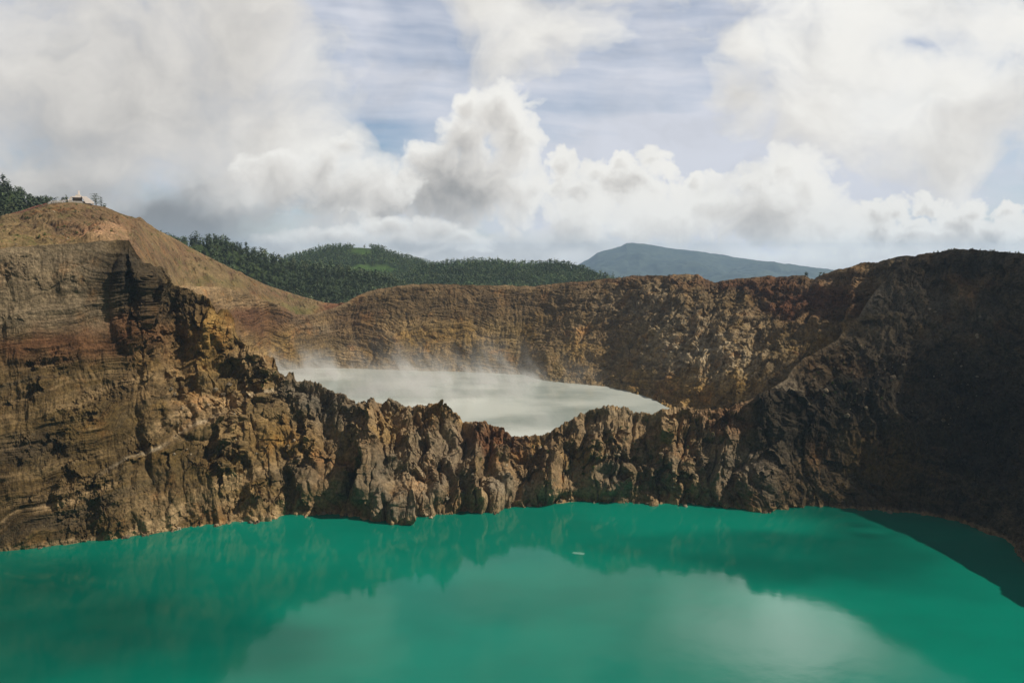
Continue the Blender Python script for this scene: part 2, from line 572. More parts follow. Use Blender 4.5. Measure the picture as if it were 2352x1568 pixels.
M_CLIFF = rock_material("stratified_rock", strata=0.55, streak=0.25, bump=0.9)
M_RIDGE = rock_material("craggy_rock", strata=0.18, streak=0.35, bump=0.8)
M_SCREE = rock_material("dark_scree_rock", strata=0.12, streak=0.25, bump=0.9)
M_FAR = rock_material("layered_crater_rock", strata=0.8, streak=0.30, fine=0.8, bump=0.8)
M_HILL = rock_material("bare_slope_soil", strata=0.0, streak=0.0, grass=0.75, bump=0.5)

# ---------------------------------------------------------------- survey of the turquoise crater
shore1 = curve_z([(-160, 1300), (0, 1270), (170, 1250), (400, 1225), (600, 1200), (655, 1190), (690, 1186), (800, 1195), (870, 1207), (905, 1209), (940, 1201), (1090, 1183),
                  (1165, 1178), (1290, 1168), (1325, 1161), (1500, 1164), (1650, 1167), (1700, 1173), (1770, 1178), (1830, 1168), (2000, 1177), (2100, 1185),
                  (2200, 1200), (2300, 1240), (2352, 1285), (2420, 1370)],
                 ext_l=[(-46, 610, 0), (-60, 480, 0), (-80, 330, 0)], ext_r=[(46, 350, 0), (60, 250, 0), (80, 190, 0)])
crest1 = curve_r([(-160, 575, 700), (0, 570, 690), (120, 562, 690), (250, 553, 690), (296, 551, 690), (312, 578, 688), (330, 600, 686), (345, 610, 690), (380, 617, 700), (388, 640, 702), (400, 655, 704),
                  (440, 665, 706), (470, 680, 706), (490, 700, 704), (499, 718, 702), (512, 708, 701), (524, 710, 700), (538, 730, 698), (543, 764, 695), (560, 787, 693), (590, 797, 690), (607, 821, 690), (622, 818, 688), (634, 830, 686), (636, 850, 685),
                  (655, 860, 684), (662, 851, 683), (676, 851, 683), (684, 878, 682), (700, 872, 681), (735, 878, 680), (750, 890, 679), (764, 896, 678), (790, 912, 677), (815, 938, 676), (825, 930, 676), (850, 921, 676), (900, 915, 676), (930, 930, 675),
                  (960, 932, 674), (1000, 930, 672), (1020, 938, 671), (1050, 955, 669), (1085, 972, 667), (1130, 975, 665), (1160, 987, 664), (1175, 998, 664), (1190, 1000, 664), (1240, 995, 664),
                  (1280, 980, 666), (1310, 965, 668), (1340, 945, 671), (1370, 935, 673), (1420, 930, 675), (1450, 942, 676), (1485, 948, 677), (1505, 946, 678), (1540, 935, 680), (1565, 935, 682),
                  (1600, 943, 684), (1640, 941, 687), (1680, 933, 692), (1721, 920, 700), (1772, 892, 712), (1809, 868, 724), (1823, 844, 736), (1847, 823, 748), (1891, 800, 764), (1925, 779, 778),
                  (1946, 752, 794), (1973, 725, 812), (2007, 672, 846), (2045, 630, 868), (2080, 600, 880), (2110, 586, 885), (2150, 578, 885), (2200, 573, 872), (2250, 574, 858), (2300, 578, 842), (2352, 581, 825), (2500, 588, 778)],
                 ext_l=[(-46, 680, 206), (-60, 560, 212), (-80, 430, 215)], ext_r=[(38, 764, 203), (40, 756, 196), (42, 752, 205), (44, 740, 194), (48, 716, 202), (52, 690, 196), (60, 600, 200), (80, 500, 200)])

NA, NT = 1560, 330
a1 = np.concatenate([np.linspace(R(-80), azp(-60), 60, endpoint=False), np.linspace(azp(-60), azp(2410), NA, endpoint=False), np.linspace(azp(2410), R(80), 60)])
rs, _ = ev(shore1, a1)
rc, zc = ev(crest1, a1)
ZB = -6.0
w_ridge = sstep(a1, azp(560), azp(760)) * (1 - sstep(a1, azp(1640), azp(1800)))
w_right = sstep(a1, azp(1640), azp(1800))
w_left = np.clip(1 - w_ridge - w_right, 0, 1)
t1 = np.linspace(0, 1, NT) ** 0.92
prof_l = np.interp(t1, [0, 0.10, 0.30, 0.42, 0.60, 0.72, 1.0], [0, 0.12, 0.40, 0.52, 0.74, 0.93, 1.0])
prof_m = np.interp(t1, [0, 0.25, 0.50, 0.75, 1.0], [0, 0.12, 0.34, 0.64, 1.0])
prof_r = np.interp(t1, [0, 0.12, 0.40, 0.70, 1.0], [0, 0.06, 0.26, 0.53, 1.0])
prof_c = np.interp(t1, [0, 0.12, 0.50, 0.85, 1.0], [0, 0.08, 0.56, 0.90, 1.0])
k_c = sstep(a1, azp(1980), azp(2280))[None]
prof_r = prof_r[:, None] * (1 - k_c) + prof_c[:, None] * k_c
W = prof_l[:, None] * w_left + prof_m[:, None] * w_ridge + prof_r * w_right
Rr = (rs + 3)[None] + W * (rc - rs - 3)[None]
Z = ZB + t1[:, None] * (zc - ZB)[None]
A2 = a1[None] + 0 * Z
P = np.stack([Rr * np.sin(A2), Rr * np.cos(A2), Z], -1)
N = normals(P)
Px, Py = seen(P[..., 0], P[..., 1], P[..., 2])
x, y, z = (P[..., i].astype(np.float32) for i in range(3))
s_arc = (A2 * 670).astype(np.float32)
wl, wm, wr = (np.broadcast_to(q, Z.shape).astype(np.float32) for q in (w_left, w_ridge, w_right))


def zone(lst, X, Y, wob=26.0, scale=70.0):
    """irregular patch weights on the rock around surveyed spots"""
    wx = X + wob * fbm2(X / scale, Y / scale, 4)
    wy = Y + wob * fbm2(X / scale + 31, Y / scale + 7, 4)
    s = np.zeros(X.shape, np.float32)
    for cx, cy, rx, ry, k in lst:
        s += k * np.exp(-(((wx - cx) / rx) ** 2 + ((wy - cy) / ry) ** 2))
    return s


# relief: buttresses and gullies on the ridge, ledges on the left cliff, rough scree on the right
wa = fbm3(x / 45, y / 45, z / 45, 4) * 14
wb = fbm3(x / 45 + 50, y / 45, z / 45, 4) * 14
but = fbm2((s_arc + wa) / 38.0, (z + wb) / 110.0, 3, 0.5, True)
but2 = fbm2((s_arc + wb * 0.7) / 13.0 + 9, (z + wa) / 46.0, 3, 0.5, True)
cq = ((x + wa * 0.5) / 19, (y + wb * 0.5) / 19, (z + wa * 0.3) / 24)
crag = 0.55 * fbm3(*cq, 6, 0.56) - 0.75 * fbm3(cq[0] + 11, cq[1], cq[2], 5, 0.55, True) * 0.6
crag2 = fbm3(x / 5.5, y / 5.5, z / 6.5, 5, 0.62)
dipw = sstep(Py, 800, 900)
led_z = z + fbm3(x / 70, y / 70, z / 60, 3) * 12 - 0.30 * (s_arc + 380) * dipw
ledge = fbm2(led_z / 9.0, s_arc / 150.0, 5, 0.62)
patch = sstep(fbm3(x / 60 + 5, y / 60, z / 40, 4), -0.25, 0.35)
flute = fbm2((s_arc + wa * 0.4) / 6.0, (z + wb) / 46.0, 4, 0.55, True)
big = fbm3(x / 75, y / 75, z / 75, 3)
fw = 2.5 * crag2
fac1 = facet3(x + fw, y + fw, z * 0.75 + fw, 13.0, 1)
fac2 = facet3(x + fw * 0.5, y, z * 0.8 + fw * 0.5, 5.2, 2)
crack_n = fbm2((s_arc + wa * 0.6) / 21.0 + 3, (z + wb) / 120.0, 3, 0.5)
crack = -4.5 * np.exp(-np.abs(crack_n) / 0.035) * sstep(fbm2(s_arc / 30.0, z / 30.0, 3), -0.2, 0.2)
tt = t1[:, None]
brk = sstep(fbm3(x / 34 + 7, y / 34, z / 26, 4) + 0.7 * (tt - 0.45), -0.25, 0.35)      # broken ground; elsewhere smooth steep faces
brk = 0.22 + 0.78 * brk
run0 = fbm2((s_arc * 0.8 + z * 0.55 + wa) / 12.0, z / 80.0, 5, 0.58)
D = wm * (13.0 * but + 3.6 * but2 * brk + 7.5 * crag * brk + 1.9 * crag2 * brk + 0.9 * fac1 * brk + 0.6 * fac2 * brk + 1.25 * crack + 0.9 * flute * (1 - brk))
nL = fbm3(x / 48 + 21, y / 48, z / 30 - 0.012 * s_arc, 5)
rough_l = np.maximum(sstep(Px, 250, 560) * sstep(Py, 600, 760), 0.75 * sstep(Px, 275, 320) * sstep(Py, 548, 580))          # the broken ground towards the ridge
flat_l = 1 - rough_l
strat = (1 - sstep(Py, 735, 790)) * (1 - sstep(Px, 215, 300))      # upper banded face on the left
D += wl * (flat_l * (3.2 * ledge * (0.35 + 0.65 * patch) + 0.7 * flute * (1 - 0.8 * patch) + (1.6 * crag2 + 5.0 * crag + 0.5 * fac1 + 0.35 * fac2) * sstep(nL, -0.05, 0.45) + 0.5 * crag2 + 10.0 * big + 4.0 * but * (1 - patch)) * (1 - 0.55 * strat)
           + rough_l * (8.5 * but + 2.0 * but2 + 8.5 * crag * brk + 1.4 * crag2 * brk + 5.0 * big + (0.9 * fac1 + 0.6 * fac2) * brk))
D += wr * (2.8 * crag + 1.1 * crag2 + 0.4 * fac1 + 0.3 * fac2 + 6.0 * big + 4.5 * fbm2((s_arc * 0.8 + z * 0.55 + wa) / 26.0, z / 130.0, 4, 0.5, True))
# diagonal ledge: the rock below the line from (215,1105) up to (640,890) stands proud
lx = np.clip((Px - 190) / 450.0, 0, 1)
dline = Py - (1112 - 222 * lx - 6 * np.sin(Px / 21.0))
dl_w = sstep(Px, 190, 300) * (1 - sstep(Px, 600, 700)) * wl ** 0.3
D += dl_w * 9.0 * sstep(dline, -8, 14) * (1 - sstep(dline, 90, 240))
# dark buttress face on the left cliff and the knob above the steaming lake
knob = lambda cx, cy, rx, ry, h: h * np.sqrt(np.clip(1 - ((Px - cx) / rx) ** 2 - ((Py - cy) / ry) ** 2, 0, 1))
for k in [(505, 755, 40, 52, 10), (468, 800, 26, 50, 7), (575, 820, 44, 30, 6), (612, 838, 26, 22, 5), (480, 880, 40, 26, 6), (455, 955, 60, 60, 8), (300, 690, 50, 120, 7), (350, 650, 30, 50, 6),
          (1128, 1148, 34, 58, 8), (1250, 1120, 50, 44, 6), (905, 1170, 60, 40, 6), (870, 985, 22, 36, 5), (925, 985, 24, 40, 5), (1745, 1120, 70, 60, 6), (940, 1130, 70, 40, 4), (1050, 1130, 60, 60, 4)]:
    D += knob(*k)
E_ = Py - (np.interp(Px, [1715, 1745, 1790, 1822, 1846, 1880, 1920, 2000, 2080], [926, 915, 906, 922, 942, 908, 884, 872, 868]) + 5 * fbm2(Px / 14, 0 * Px, 4))
E_w = sstep(Px, 1715, 1745) * (1 - sstep(Px, 1990, 2090))
D += E_w * 13.0 * sstep(E_, -4, 5) * (1 - sstep(E_, 20, 130))
D -= E_w * 4.0 * np.exp(-((E_ + 22) / 20.0) ** 2)
edge_fade = sstep(t1, 0.0, 0.05)[:, None]
D += wr * sstep(Px, 1900, 2050) * (3.0 * run0 + 2.0 * flute)
crest_fade = 1 - 0.75 * sstep(t1, 0.93, 1.0)[:, None]
D = D * (0.35 + 0.65 * edge_fade) * crest_fade
P = P + N * D[..., None]
# broken crest: small pinnacles and notches
cf = sstep(t1, 0.72, 1.0)[:, None]
cr = (fbm2(s_arc / 9.0, 0 * s_arc + 3.3, 5, 0.62) * 2.6 + fbm2(s_arc / 2.6, 0 * s_arc + 8.1, 3, 0.6) * 1.2)
P[..., 2] += cf * cr * (wm * 0.95 + wl * (0.25 + 0.75 * sstep(Px, 290, 370)) * 0.9 + wr * 0.35)

# ---- geology (base colours of the rock, with light and shade painted in places)
C_BROWN, C_GREY, C_OCHRE, C_PALE, C_RUST, C_DARK, C_TAN, C_OLIVE = (np.array(q, np.float32) for q in (
    (0.170, 0.116, 0.066), (0.170, 0.150, 0.126), (0.245, 0.150, 0.038), (0.48, 0.41, 0.32), (0.110, 0.050, 0.028), (0.045, 0.037, 0.027), (0.31, 0.225, 0.140), (0.140, 0.098, 0.040)))


def paint(c, w, target):
    w = np.clip(w, 0, 1)[..., None].astype(np.float32)
    return c * (1 - w) + target * w


# colour follows large noise first, then the surveyed zones
nA = fbm3(x / 60, y / 60, z / 45, 5); nB = fbm3(x / 55 + 40, y / 55, z / 40 + 9, 5); nC = fbm3(x / 24, y / 24 + 70, z / 24, 5)
c = np.broadcast_to(C_BROWN, P.shape).copy()
c = paint(c, wm * sstep(nA, -0.1, 0.5) * 0.7, C_GREY * 1.05)
c = paint(c, wm * sstep(nB, 0.0, 0.45) * 0.65, C_TAN * 0.85)
c = paint(c, sstep(nC, 0.15, 0.5) * 0.45 * (wm + wl), C_OCHRE * 0.9)
c = paint(c, wl * (0.55 + 0.5 * nA), C_OLIVE)
c = c * (1 - 0.44 * (wl * flat_l * (1 - strat * 0.5))[..., None])  # left face darkened in colour, imitating shade and lens falloff
c = c * (1 + 0.45 * wl[..., None] * np.clip(ledge, -1, 1)[..., None])
c = c * (1 + 0.22 * wm[..., None])
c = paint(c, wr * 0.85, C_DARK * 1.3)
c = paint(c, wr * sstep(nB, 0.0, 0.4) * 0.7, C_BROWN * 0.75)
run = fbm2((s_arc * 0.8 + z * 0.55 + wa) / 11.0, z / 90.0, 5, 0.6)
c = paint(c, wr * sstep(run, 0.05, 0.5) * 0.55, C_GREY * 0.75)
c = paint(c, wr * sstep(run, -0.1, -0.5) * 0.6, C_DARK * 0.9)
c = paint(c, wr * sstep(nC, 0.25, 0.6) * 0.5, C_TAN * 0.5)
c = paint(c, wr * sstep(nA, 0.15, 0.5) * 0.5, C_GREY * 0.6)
Z1 = lambda *l: zone(l, Px, Py)
c = paint(c, strat * (0.9 + 0.3 * ledge), C_TAN * 0.40 + C_GREY * 0.55)
beds = fbm2(led_z / 13.0 + 5, s_arc / 420.0 + 0.15 * nC, 4, 0.6)
beds_r = fbm2((z + 0.25 * s_arc + 0.8 * wa) / 15.0, s_arc / 300.0, 5, 0.6)
c = paint(c, wr * sstep(beds_r, 0.1, 0.5) * 0.55, C_TAN * 0.55)
c = paint(c, wl * dipw * sstep(beds, 0.12, 0.5) * (0.35 + 0.5 * patch), C_TAN * 1.15)
c = paint(c, wl * dipw * sstep(beds, -0.15, -0.55) * 0.6, C_DARK * 1.6)
c = paint(c, Z1((110, 790, 230, 34, 0.75)) * (1 - sstep(Px, 300, 420)), C_RUST * 1.0)
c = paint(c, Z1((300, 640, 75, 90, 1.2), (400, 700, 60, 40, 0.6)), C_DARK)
c = paint(c, Z1((330, 760, 130, 40, 0.6)), C_RUST * 1.2)
c = paint(c, Z1((500, 760, 45, 55, 0.8), (470, 820, 40, 50, 0.5)), C_OCHRE * 1.05 + C_GREY * 0.2)
c = paint(c, Z1((600, 820, 40, 40, 0.7), (450, 960, 70, 60, 0.55), (560, 980, 60, 40, 0.4)), C_TAN * 0.95)
c = paint(c, Z1((150, 1020, 200, 90, 0.75)), C_OLIVE * 0.7)
c = paint(c, Z1((400, 1060, 90, 60, 0.8)), C_OLIVE * 0.55)
c = paint(c, Z1((60, 1030, 90, 30, 0.5)), C_DARK * 1.2 + np.array((0, 0.004, 0.014), np.float32))
c = paint(c, Z1((700, 910, 80, 50, 0.9), (780, 960, 60, 60, 0.7), (660, 1090, 60, 50, 0.5), (900, 930, 50, 25, 0.7)), C_GREY * 0.72)
c = paint(c, Z1((640, 1010, 90, 50, 0.6), (880, 970, 20, 40, 0.5), (600, 1120, 60, 30, 0.35)), C_OCHRE * 0.85)
c = paint(c, Z1((450, 1165, 200, 30, 0.7)), C_TAN * 0.7)
c = paint(c, Z1((860, 1110, 80, 60, 0.5)), C_DARK * 1.5)
c = paint(c, Z1((1000, 1060, 130, 70, 0.5), (1080, 1000, 80, 50, 0.4)), C_GREY * 1.15)
c = paint(c, Z1((1110, 1000, 40, 40, 0.8), (1180, 1010, 40, 26, 0.7)), C_RUST * 1.1)
c = paint(c, Z1((1420, 965, 100, 36, 0.8), (1560, 965, 60, 40, 0.8), (1600, 950, 40, 20, 0.5)), C_TAN * 0.85)
c = paint(c, Z1((1660, 960, 60, 40, 0.7)), C_RUST * 1.3 + C_TAN * 0.2)
c = paint(c, Z1((1500, 1080, 230, 60, 0.65)), C_GREY * 0.8)
c = paint(c, Z1((1680, 1060, 60, 60, 0.7)), C_GREY * 0.9)
c = paint(c, E_w * sstep(E_, -1, 3) * (1 - sstep(E_, 60, 150)) * 0.9, C_DARK * 0.75)
c = paint(c, Z1((1815, 885, 40, 30, 0.9), (1775, 900, 30, 14, 0.7)) * sstep(E_, 2, -2), C_GREY * 1.0 + C_TAN * 0.2)
c = paint(c, Z1((1920, 840, 90, 40, 0.7), (2000, 800, 80, 40, 0.5)) * sstep(E_, 2, -2), C_BROWN * 0.55)
c = paint(c, Z1((2150, 720, 150, 50, 0.55), (2060, 760, 120, 50, 0.5)), C_GREY * 0.85)
c = paint(c, Z1((2215, 690, 24, 34, 0.8)), C_TAN * 0.7)
c = paint(c, Z1((2000, 745, 60, 26, 0.5), (2110, 750, 50, 26, 0.5)), C_OLIVE * 0.9)
c = paint(c, Z1((2180, 610, 180, 30, 0.7)), C_DARK * 0.8)
c = paint(c, Z1((2000, 700, 40, 60, 0.4), (2080, 660, 60, 26, 0.4)), C_GREY * 0.9)
c = paint(c, Z1((2060, 1080, 90, 50, 0.6), (2000, 1040, 70, 60, 0.45)), C_OCHRE * 0.5)
c = paint(c, Z1((2270, 1000, 170, 190, 1.0)), C_DARK * 0.55)  # shade of the lower right wall painted in as darker rock
c = paint(c, dl_w * np.exp(-((dline + 4) / 6.0) ** 2) * np.clip(0.15 + 1.3 * nC + zone([(240, 1095, 50, 30, 0.8), (560, 930, 90, 60, 0.6)], Px, Py), 0, 0.9), C_PALE * 0.72)  # sunlit edge of the ledge painted as a pale streak
c = paint(c, (1 - sstep(z + 1.6 * crag2, 0.9, 3.4)) * 0.75, C_TAN * 1.05)

# back of the walls, dropping towards the pale lake or levelling off behind the rims
back_n = 26
tb = np.linspace(0, 1, back_n + 1)[1:]
drop_r = 95.0 * w_ridge + 150.0 * w_left * sstep(a1, azp(300), azp(560)) + 90.0 * w_left * (1 - sstep(a1, azp(300), azp(560))) + 130.0 * w_right
z_end = 18.0 * np.clip(w_ridge + w_left * sstep(a1, azp(330), azp(560)) + w_right * (1 - sstep(a1, azp(1860), azp(2060))), 0, 1)
plate = np.clip(w_left * (1 - sstep(a1, azp(330), azp(560))) + w_right * sstep(a1, azp(1860), azp(2060)), 0, 1)
z_end = z_end + plate * (zc - 14)
Pc = P[-1]
rcc = np.hypot(Pc[:, 0], Pc[:, 1])
rows = []
for t in tb:
    rr = rcc + t * drop_r
    zz = Pc[:, 2] * (1 - t ** 0.8) + z_end * t ** 0.8
    pt = np.stack([rr * np.sin(a1), rr * np.cos(a1), zz], -1)
    nn = fbm3(pt[:, 0] / 15, pt[:, 1] / 15, pt[:, 2] / 15, 5, 0.55, True)
    pt[:, 2] += nn * 3.5 * min(1.0, t * 6)
    rows.append(pt)
Pb = np.stack(rows)
Pall = np.concatenate([P, Pb])
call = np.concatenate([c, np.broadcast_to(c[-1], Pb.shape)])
i1, i2 = int(np.searchsorted(a1, azp(655))), int(np.searchsorted(a1, azp(1735)))
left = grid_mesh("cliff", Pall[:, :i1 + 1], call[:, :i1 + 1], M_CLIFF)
tag(left, "tall brown and ochre layered cliff on the left above the turquoise lake", "cliff", kind="structure")
ridge = grid_mesh("ridge", Pall[:, i1:i2 + 1], call[:, i1:i2 + 1], M_RIDGE)
tag(ridge, "jagged low rock ridge between the turquoise lake and the pale steaming lake", "ridge", kind="structure")
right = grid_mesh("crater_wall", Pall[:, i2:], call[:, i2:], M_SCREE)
tag(right, "dark shaded scree wall falling to the turquoise lake on the right", "crater wall", kind="structure")

# ---------------------------------------------------------------- far crater with the pale lake
Z2 = 30.0
shore2 = curve_z([(630, 851), (700, 846), (850, 849), (1000, 855), (1100, 859), (1200, 864), (1260, 878), (1330, 886), (1400, 892), (1450, 904), (1500, 922), (1530, 940), (1580, 958), (1640, 975), (1720, 1000)],
                 ext_l=[(-36, 640, Z2), (-24, 800, Z2), (-19.5, 980, Z2)], ext_r=[(19.5, 740, Z2), (24, 760, Z2), (36, 800, Z2)], z=Z2)
crest2 = curve_r([(300, 640, 830), (380, 655, 880), (431, 657, 950), (519, 661, 1050), (572, 675, 1120), (651, 705, 1215), (680, 721, 1245), (718, 722, 1270), (753, 711, 1290), (770, 705, 1296), (792, 696, 1300), (815, 682, 1302), (841, 670, 1302),
                  (870, 664, 1300), (900, 658, 1298), (950, 653, 1295), (1000, 652, 1290), (1100, 654, 1285), (1170, 656, 1278), (1220, 657, 1270), (1300, 650, 1255), (1400, 640, 1225), (1470, 633, 1200), (1540, 632, 1175), (1580, 630, 1160), (1605, 631, 1150), (1620, 638, 1146), (1640, 649, 1140),
                  (1660, 644, 1134), (1700, 638, 1122), (1740, 637, 1110), (1780, 635, 1095), (1830, 633, 1075), (1850, 634, 1065), (1862, 641, 1060), (1872, 640, 1055), (1900, 625, 1045), (1950, 614, 1020), (2000, 601, 995), (2050, 594, 975), (2100, 588, 955), (2200, 590, 930), (2352, 600, 920)],
                 ext_l=[(-36, 780, 200)], ext_r=[(36, 900, 195)])
NA2, NT2 = 1300, 250
a2 = np.linspace(azp(330), azp(2300), NA2)
rs2, _ = ev(shore2, a2)
rc2, zc2 = ev(crest2, a2)
t2 = np.linspace(0, 1, NT2)
W2 = np.interp(t2, [0, 0.06, 0.30, 0.62, 0.86, 1.0], [0, 0.16, 0.36, 0.62, 0.84, 1.0])
Rr = (rs2 + 2)[None] + W2[:, None] * (rc2 - rs2 - 2)[None]
Z = (Z2 - 5) + t2[:, None] * (zc2 - Z2 + 5)[None]
A2 = a2[None] + 0 * Z
Q = np.stack([Rr * np.sin(A2), Rr * np.cos(A2), Z], -1)
Nq = normals(Q)
Qx, Qy = seen(Q[..., 0], Q[..., 1], Q[..., 2])
x, y, z = (Q[..., i].astype(np.float32) for i in range(3))
s_arc = (A2 * 1150).astype(np.float32)
wa = fbm3(x / 70, y / 70, z / 50, 4) * 18
wb = fbm3(x / 70 + 50, y / 70, z / 50, 4) * 18
craggy = sstep(Qx, 1180, 1500)
but = fbm2((s_arc + wa) / 55.0, (z + wb) / 150.0, 4, 0.55, True)
crag = 0.6 * fbm3((x + wa * 0.5) / 26, (y + wb * 0.5) / 26, z / 24, 6, 0.58) - 0.4 * fbm3((x + wa * 0.5) / 26 + 9, (y + wb * 0.5) / 26, z / 24, 5, 0.58, True)
crag2 = fbm3(x / 8, y / 8, z / 7, 5, 0.62)
led_z = z + fbm3(x / 120, y / 120, z / 90, 3) * 22 + 0.02 * s_arc
ledge = fbm2(led_z / 10.0, s_arc / 260.0, 5, 0.64)
flute = fbm2((s_arc + wa * 0.5) / 7.0, z / 60.0, 4, 0.58, True)
big = fbm3(x / 120, y / 120, z / 120, 3)
tilt = fbm2((s_arc * 0.8 - z * 0.9 + wa) / 20.0, (z + s_arc * 0.4) / 70.0, 5, 0.6, True)
fw = 3 * crag2
fac1 = facet3(x + fw, y + fw, z + fw, 16.0, 3)
fac2 = facet3(x + fw * 0.5, y, z + fw * 0.5, 7.0, 4)
D = 0.2 * fac2 + craggy * 0.3 * fac1 + (1 - craggy) * (2.6 * ledge + 0.5 * flute + 2.0 * crag + 0.8 * crag2 + 2.6 * but + 6 * big) + craggy * (6.0 * but + 1.7 * crag + 0.9 * crag2 + 5.5 * tilt + 2.2 * ledge + 6 * big)
foot = np.exp(-((t2 - 0.05) / 0.05) ** 2)[:, None] * sstep(Qx, 900, 1150)
D += foot * 3.0 * (0.5 + crag2)
D *= (1 - 0.8 * sstep(t2, 0.94, 1.0)[:, None]) * (0.3 + 0.7 * sstep(t2, 0, 0.05)[:, None])
Q = Q + Nq * D[..., None]
Q[..., 2] += sstep(t2, 0.9, 1.0)[:, None] * (fbm2(s_arc / 14.0, 0 * s_arc + 1.7, 5, 0.6) * 1.5)
nA = fbm3(x / 90, y / 90, z / 60, 5); nB = fbm3(x / 60 + 40, y / 60, z / 45, 5); nC = fbm3(x / 30, y / 30 + 70, z / 26, 5)
c = np.broadcast_to(C_BROWN * 1.0, Q.shape).copy()
c = paint(c, 0.60 + 0.5 * nA, np.array((0.170, 0.128, 0.064), np.float32))
c = paint(c, sstep(nB, 0.05, 0.45) * 0.40, C_OCHRE * 0.95)
c = paint(c, sstep(nC, 0.2, 0.55) * 0.5, C_TAN * 0.8)
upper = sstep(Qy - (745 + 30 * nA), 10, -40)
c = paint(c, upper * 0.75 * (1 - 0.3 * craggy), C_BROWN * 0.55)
c = paint(c, sstep(t2, 0.93, 0.99)[:, None] * 0.8 * sstep(nB, -0.3, 0.2), C_TAN * 0.75)
Z2f = lambda *l: zone(l, Qx, Qy)
c = paint(c, Z2f((620, 750, 90, 40, 0.7), (560, 720, 60, 30, 0.5), (800, 740, 60, 30, 0.4)), C_RUST * 0.9)
c = paint(c, Z2f((470, 672, 60, 18, 0.8), (560, 695, 60, 14, 0.5)), C_TAN * 0.85)
c = paint(c, Z2f((720, 745, 60, 20, 0.5)), C_GREY * 0.9)
c = paint(c, Z2f((640, 800, 60, 40, 0.4), (1050, 790, 100, 40, 0.3)), C_OCHRE)
c = paint(c, Z2f((1480, 700, 120, 40, 0.6), (1600, 760, 140, 50, 0.7), (1560, 830, 140, 50, 0.65), (1700, 850, 110, 60, 0.7)) * np.clip(0.45 + 1.3 * crag2 + 0.8 * crag, 0, 1), C_PALE * 0.60)
c = paint(c, Z2f((1560, 900, 100, 40, 0.5), (1700, 900, 90, 40, 0.4), (1430, 870, 60, 40, 0.3)), C_OCHRE * 1.1)
c = paint(c, Z2f((1430, 640, 180, 14, 0.6), (1740, 650, 160, 22, 0.9)), C_RUST * 0.75)
c = paint(c, Z2f((1900, 690, 110, 46, 1.0), (1800, 700, 60, 26, 0.7)), C_RUST * 0.85)
c = paint(c, Z2f((1900, 650, 60, 16, 0.6), (1890, 735, 50, 16, 0.4)), C_TAN * 0.55)
c = paint(c, Z2f((1860, 790, 90, 50, 0.5)), C_OLIVE * 0.8)
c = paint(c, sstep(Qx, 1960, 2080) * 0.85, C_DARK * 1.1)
c = paint(c, Z2f((1480, 850, 24, 22, 0.7), (1610, 960, 60, 16, 0.5), (1290, 880, 90, 10, 0.4)), C_DARK * 1.2)
# land behind the rim
back = []
for t in np.linspace(0, 1, 12)[1:]:
    rr = np.hypot(Q[-1, :, 0], Q[-1, :, 1]) + t * 130
    pt = np.stack([rr * np.sin(a2), rr * np.cos(a2), Q[-1, :, 2] - 36 * t ** 1.2], -1)
    pt[:, 2] += 1.2 * fbm2(pt[:, 0] / 20, pt[:, 1] / 20, 4)
    back.append(pt)
back = np.stack(back)
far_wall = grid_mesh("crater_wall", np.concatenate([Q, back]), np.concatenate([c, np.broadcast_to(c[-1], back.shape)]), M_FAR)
tag(far_wall, "long banded ochre crater wall behind the pale steaming lake", "crater wall", kind="structure")

# ---------------------------------------------------------------- bare hill with the summit platform
sky3 = [(-160, 520, 900), (0, 502, 960), (50, 489, 980), (90, 475, 1000), (120, 467, 1005), (165, 464, 1010), (200, 467, 1012), (240, 475, 1020), (300, 499, 1050), (350, 522, 1085), (402, 548, 1130), (519, 610, 1220), (607, 652, 1300), (695, 681, 1360), (748, 695, 1390), (800, 698, 1400), (840, 700, 1400)]
top3 = curve_r(sky3)
a3 = np.linspace(azp(-150), azp(835), 760)
rt3, zt3 = ev(top3, a3)
# foot of the slope: tucked under the cliff top and the far crater's rim
rA, zA = ev(crest1, a3)
rB, zB = ev(crest2, a3)
k = sstep(a3, azp(330), azp(431))
rf3 = (rA + 12) * (1 - k) + (rB + 2) * k
zf3 = (zA - 5) * (1 - k) + (zB - 1.5) * k
NT3 = 210
t3 = np.linspace(0, 1, NT3)[:, None]
Rr = rf3[None] + t3 * (rt3 - rf3)[None]
bul = 0.0 * t3
Z = zf3[None] + (zt3 - zf3)[None] * (t3 + 0.10 * np.sin(np.pi * t3))
A2 = a3[None] + 0 * Z
H = np.stack([Rr * np.sin(A2), Rr * np.cos(A2), Z], -1)
Hx, Hy = seen(H[..., 0], H[..., 1], H[..., 2])
x, y, z = (H[..., i].astype(np.float32) for i in range(3))
wa = fbm3(x / 60, y / 60, z / 60, 4)
sl = (x * 0.8 + y * 0.25) / 30.0 + 0.5 * wa
gul = fbm2(sl, z / 260.0, 4, 0.55, True)
rough = fbm3(x / 8, y / 8, z / 8, 5, 0.6)
fade = sstep(t3, 0, 0.05) * (1 - 0.9 * sstep(t3, 0.9, 1.0))
D = (5.0 * gul + 1.9 * rough + 5.0 * wa) * fade
zh = lambda *l: zone(l, Hx, Hy, 10, 40)
D += fade * (-6.0 * zh((120, 512, 70, 7, 1.0)) - 5.0 * zh((100, 540, 90, 16, 0.6)) + 5.0 * zh((215, 545, 40, 26, 1.0)) - 5.0 * zh((305, 540, 22, 24, 0.8)) + 6.0 * zh((318, 545, 12, 30, 1.0)))
H[..., 2] += D
c = np.broadcast_to(np.array((0.150, 0.108, 0.060), np.float32), H.shape).copy()
nA = fbm3(x / 50, y / 50, z / 50, 5); nB = fbm3(x / 16, y / 16, z / 16, 5)
c = paint(c, sstep(nA, -0.1, 0.4) * 0.5, np.array((0.125, 0.072, 0.045), np.float32))
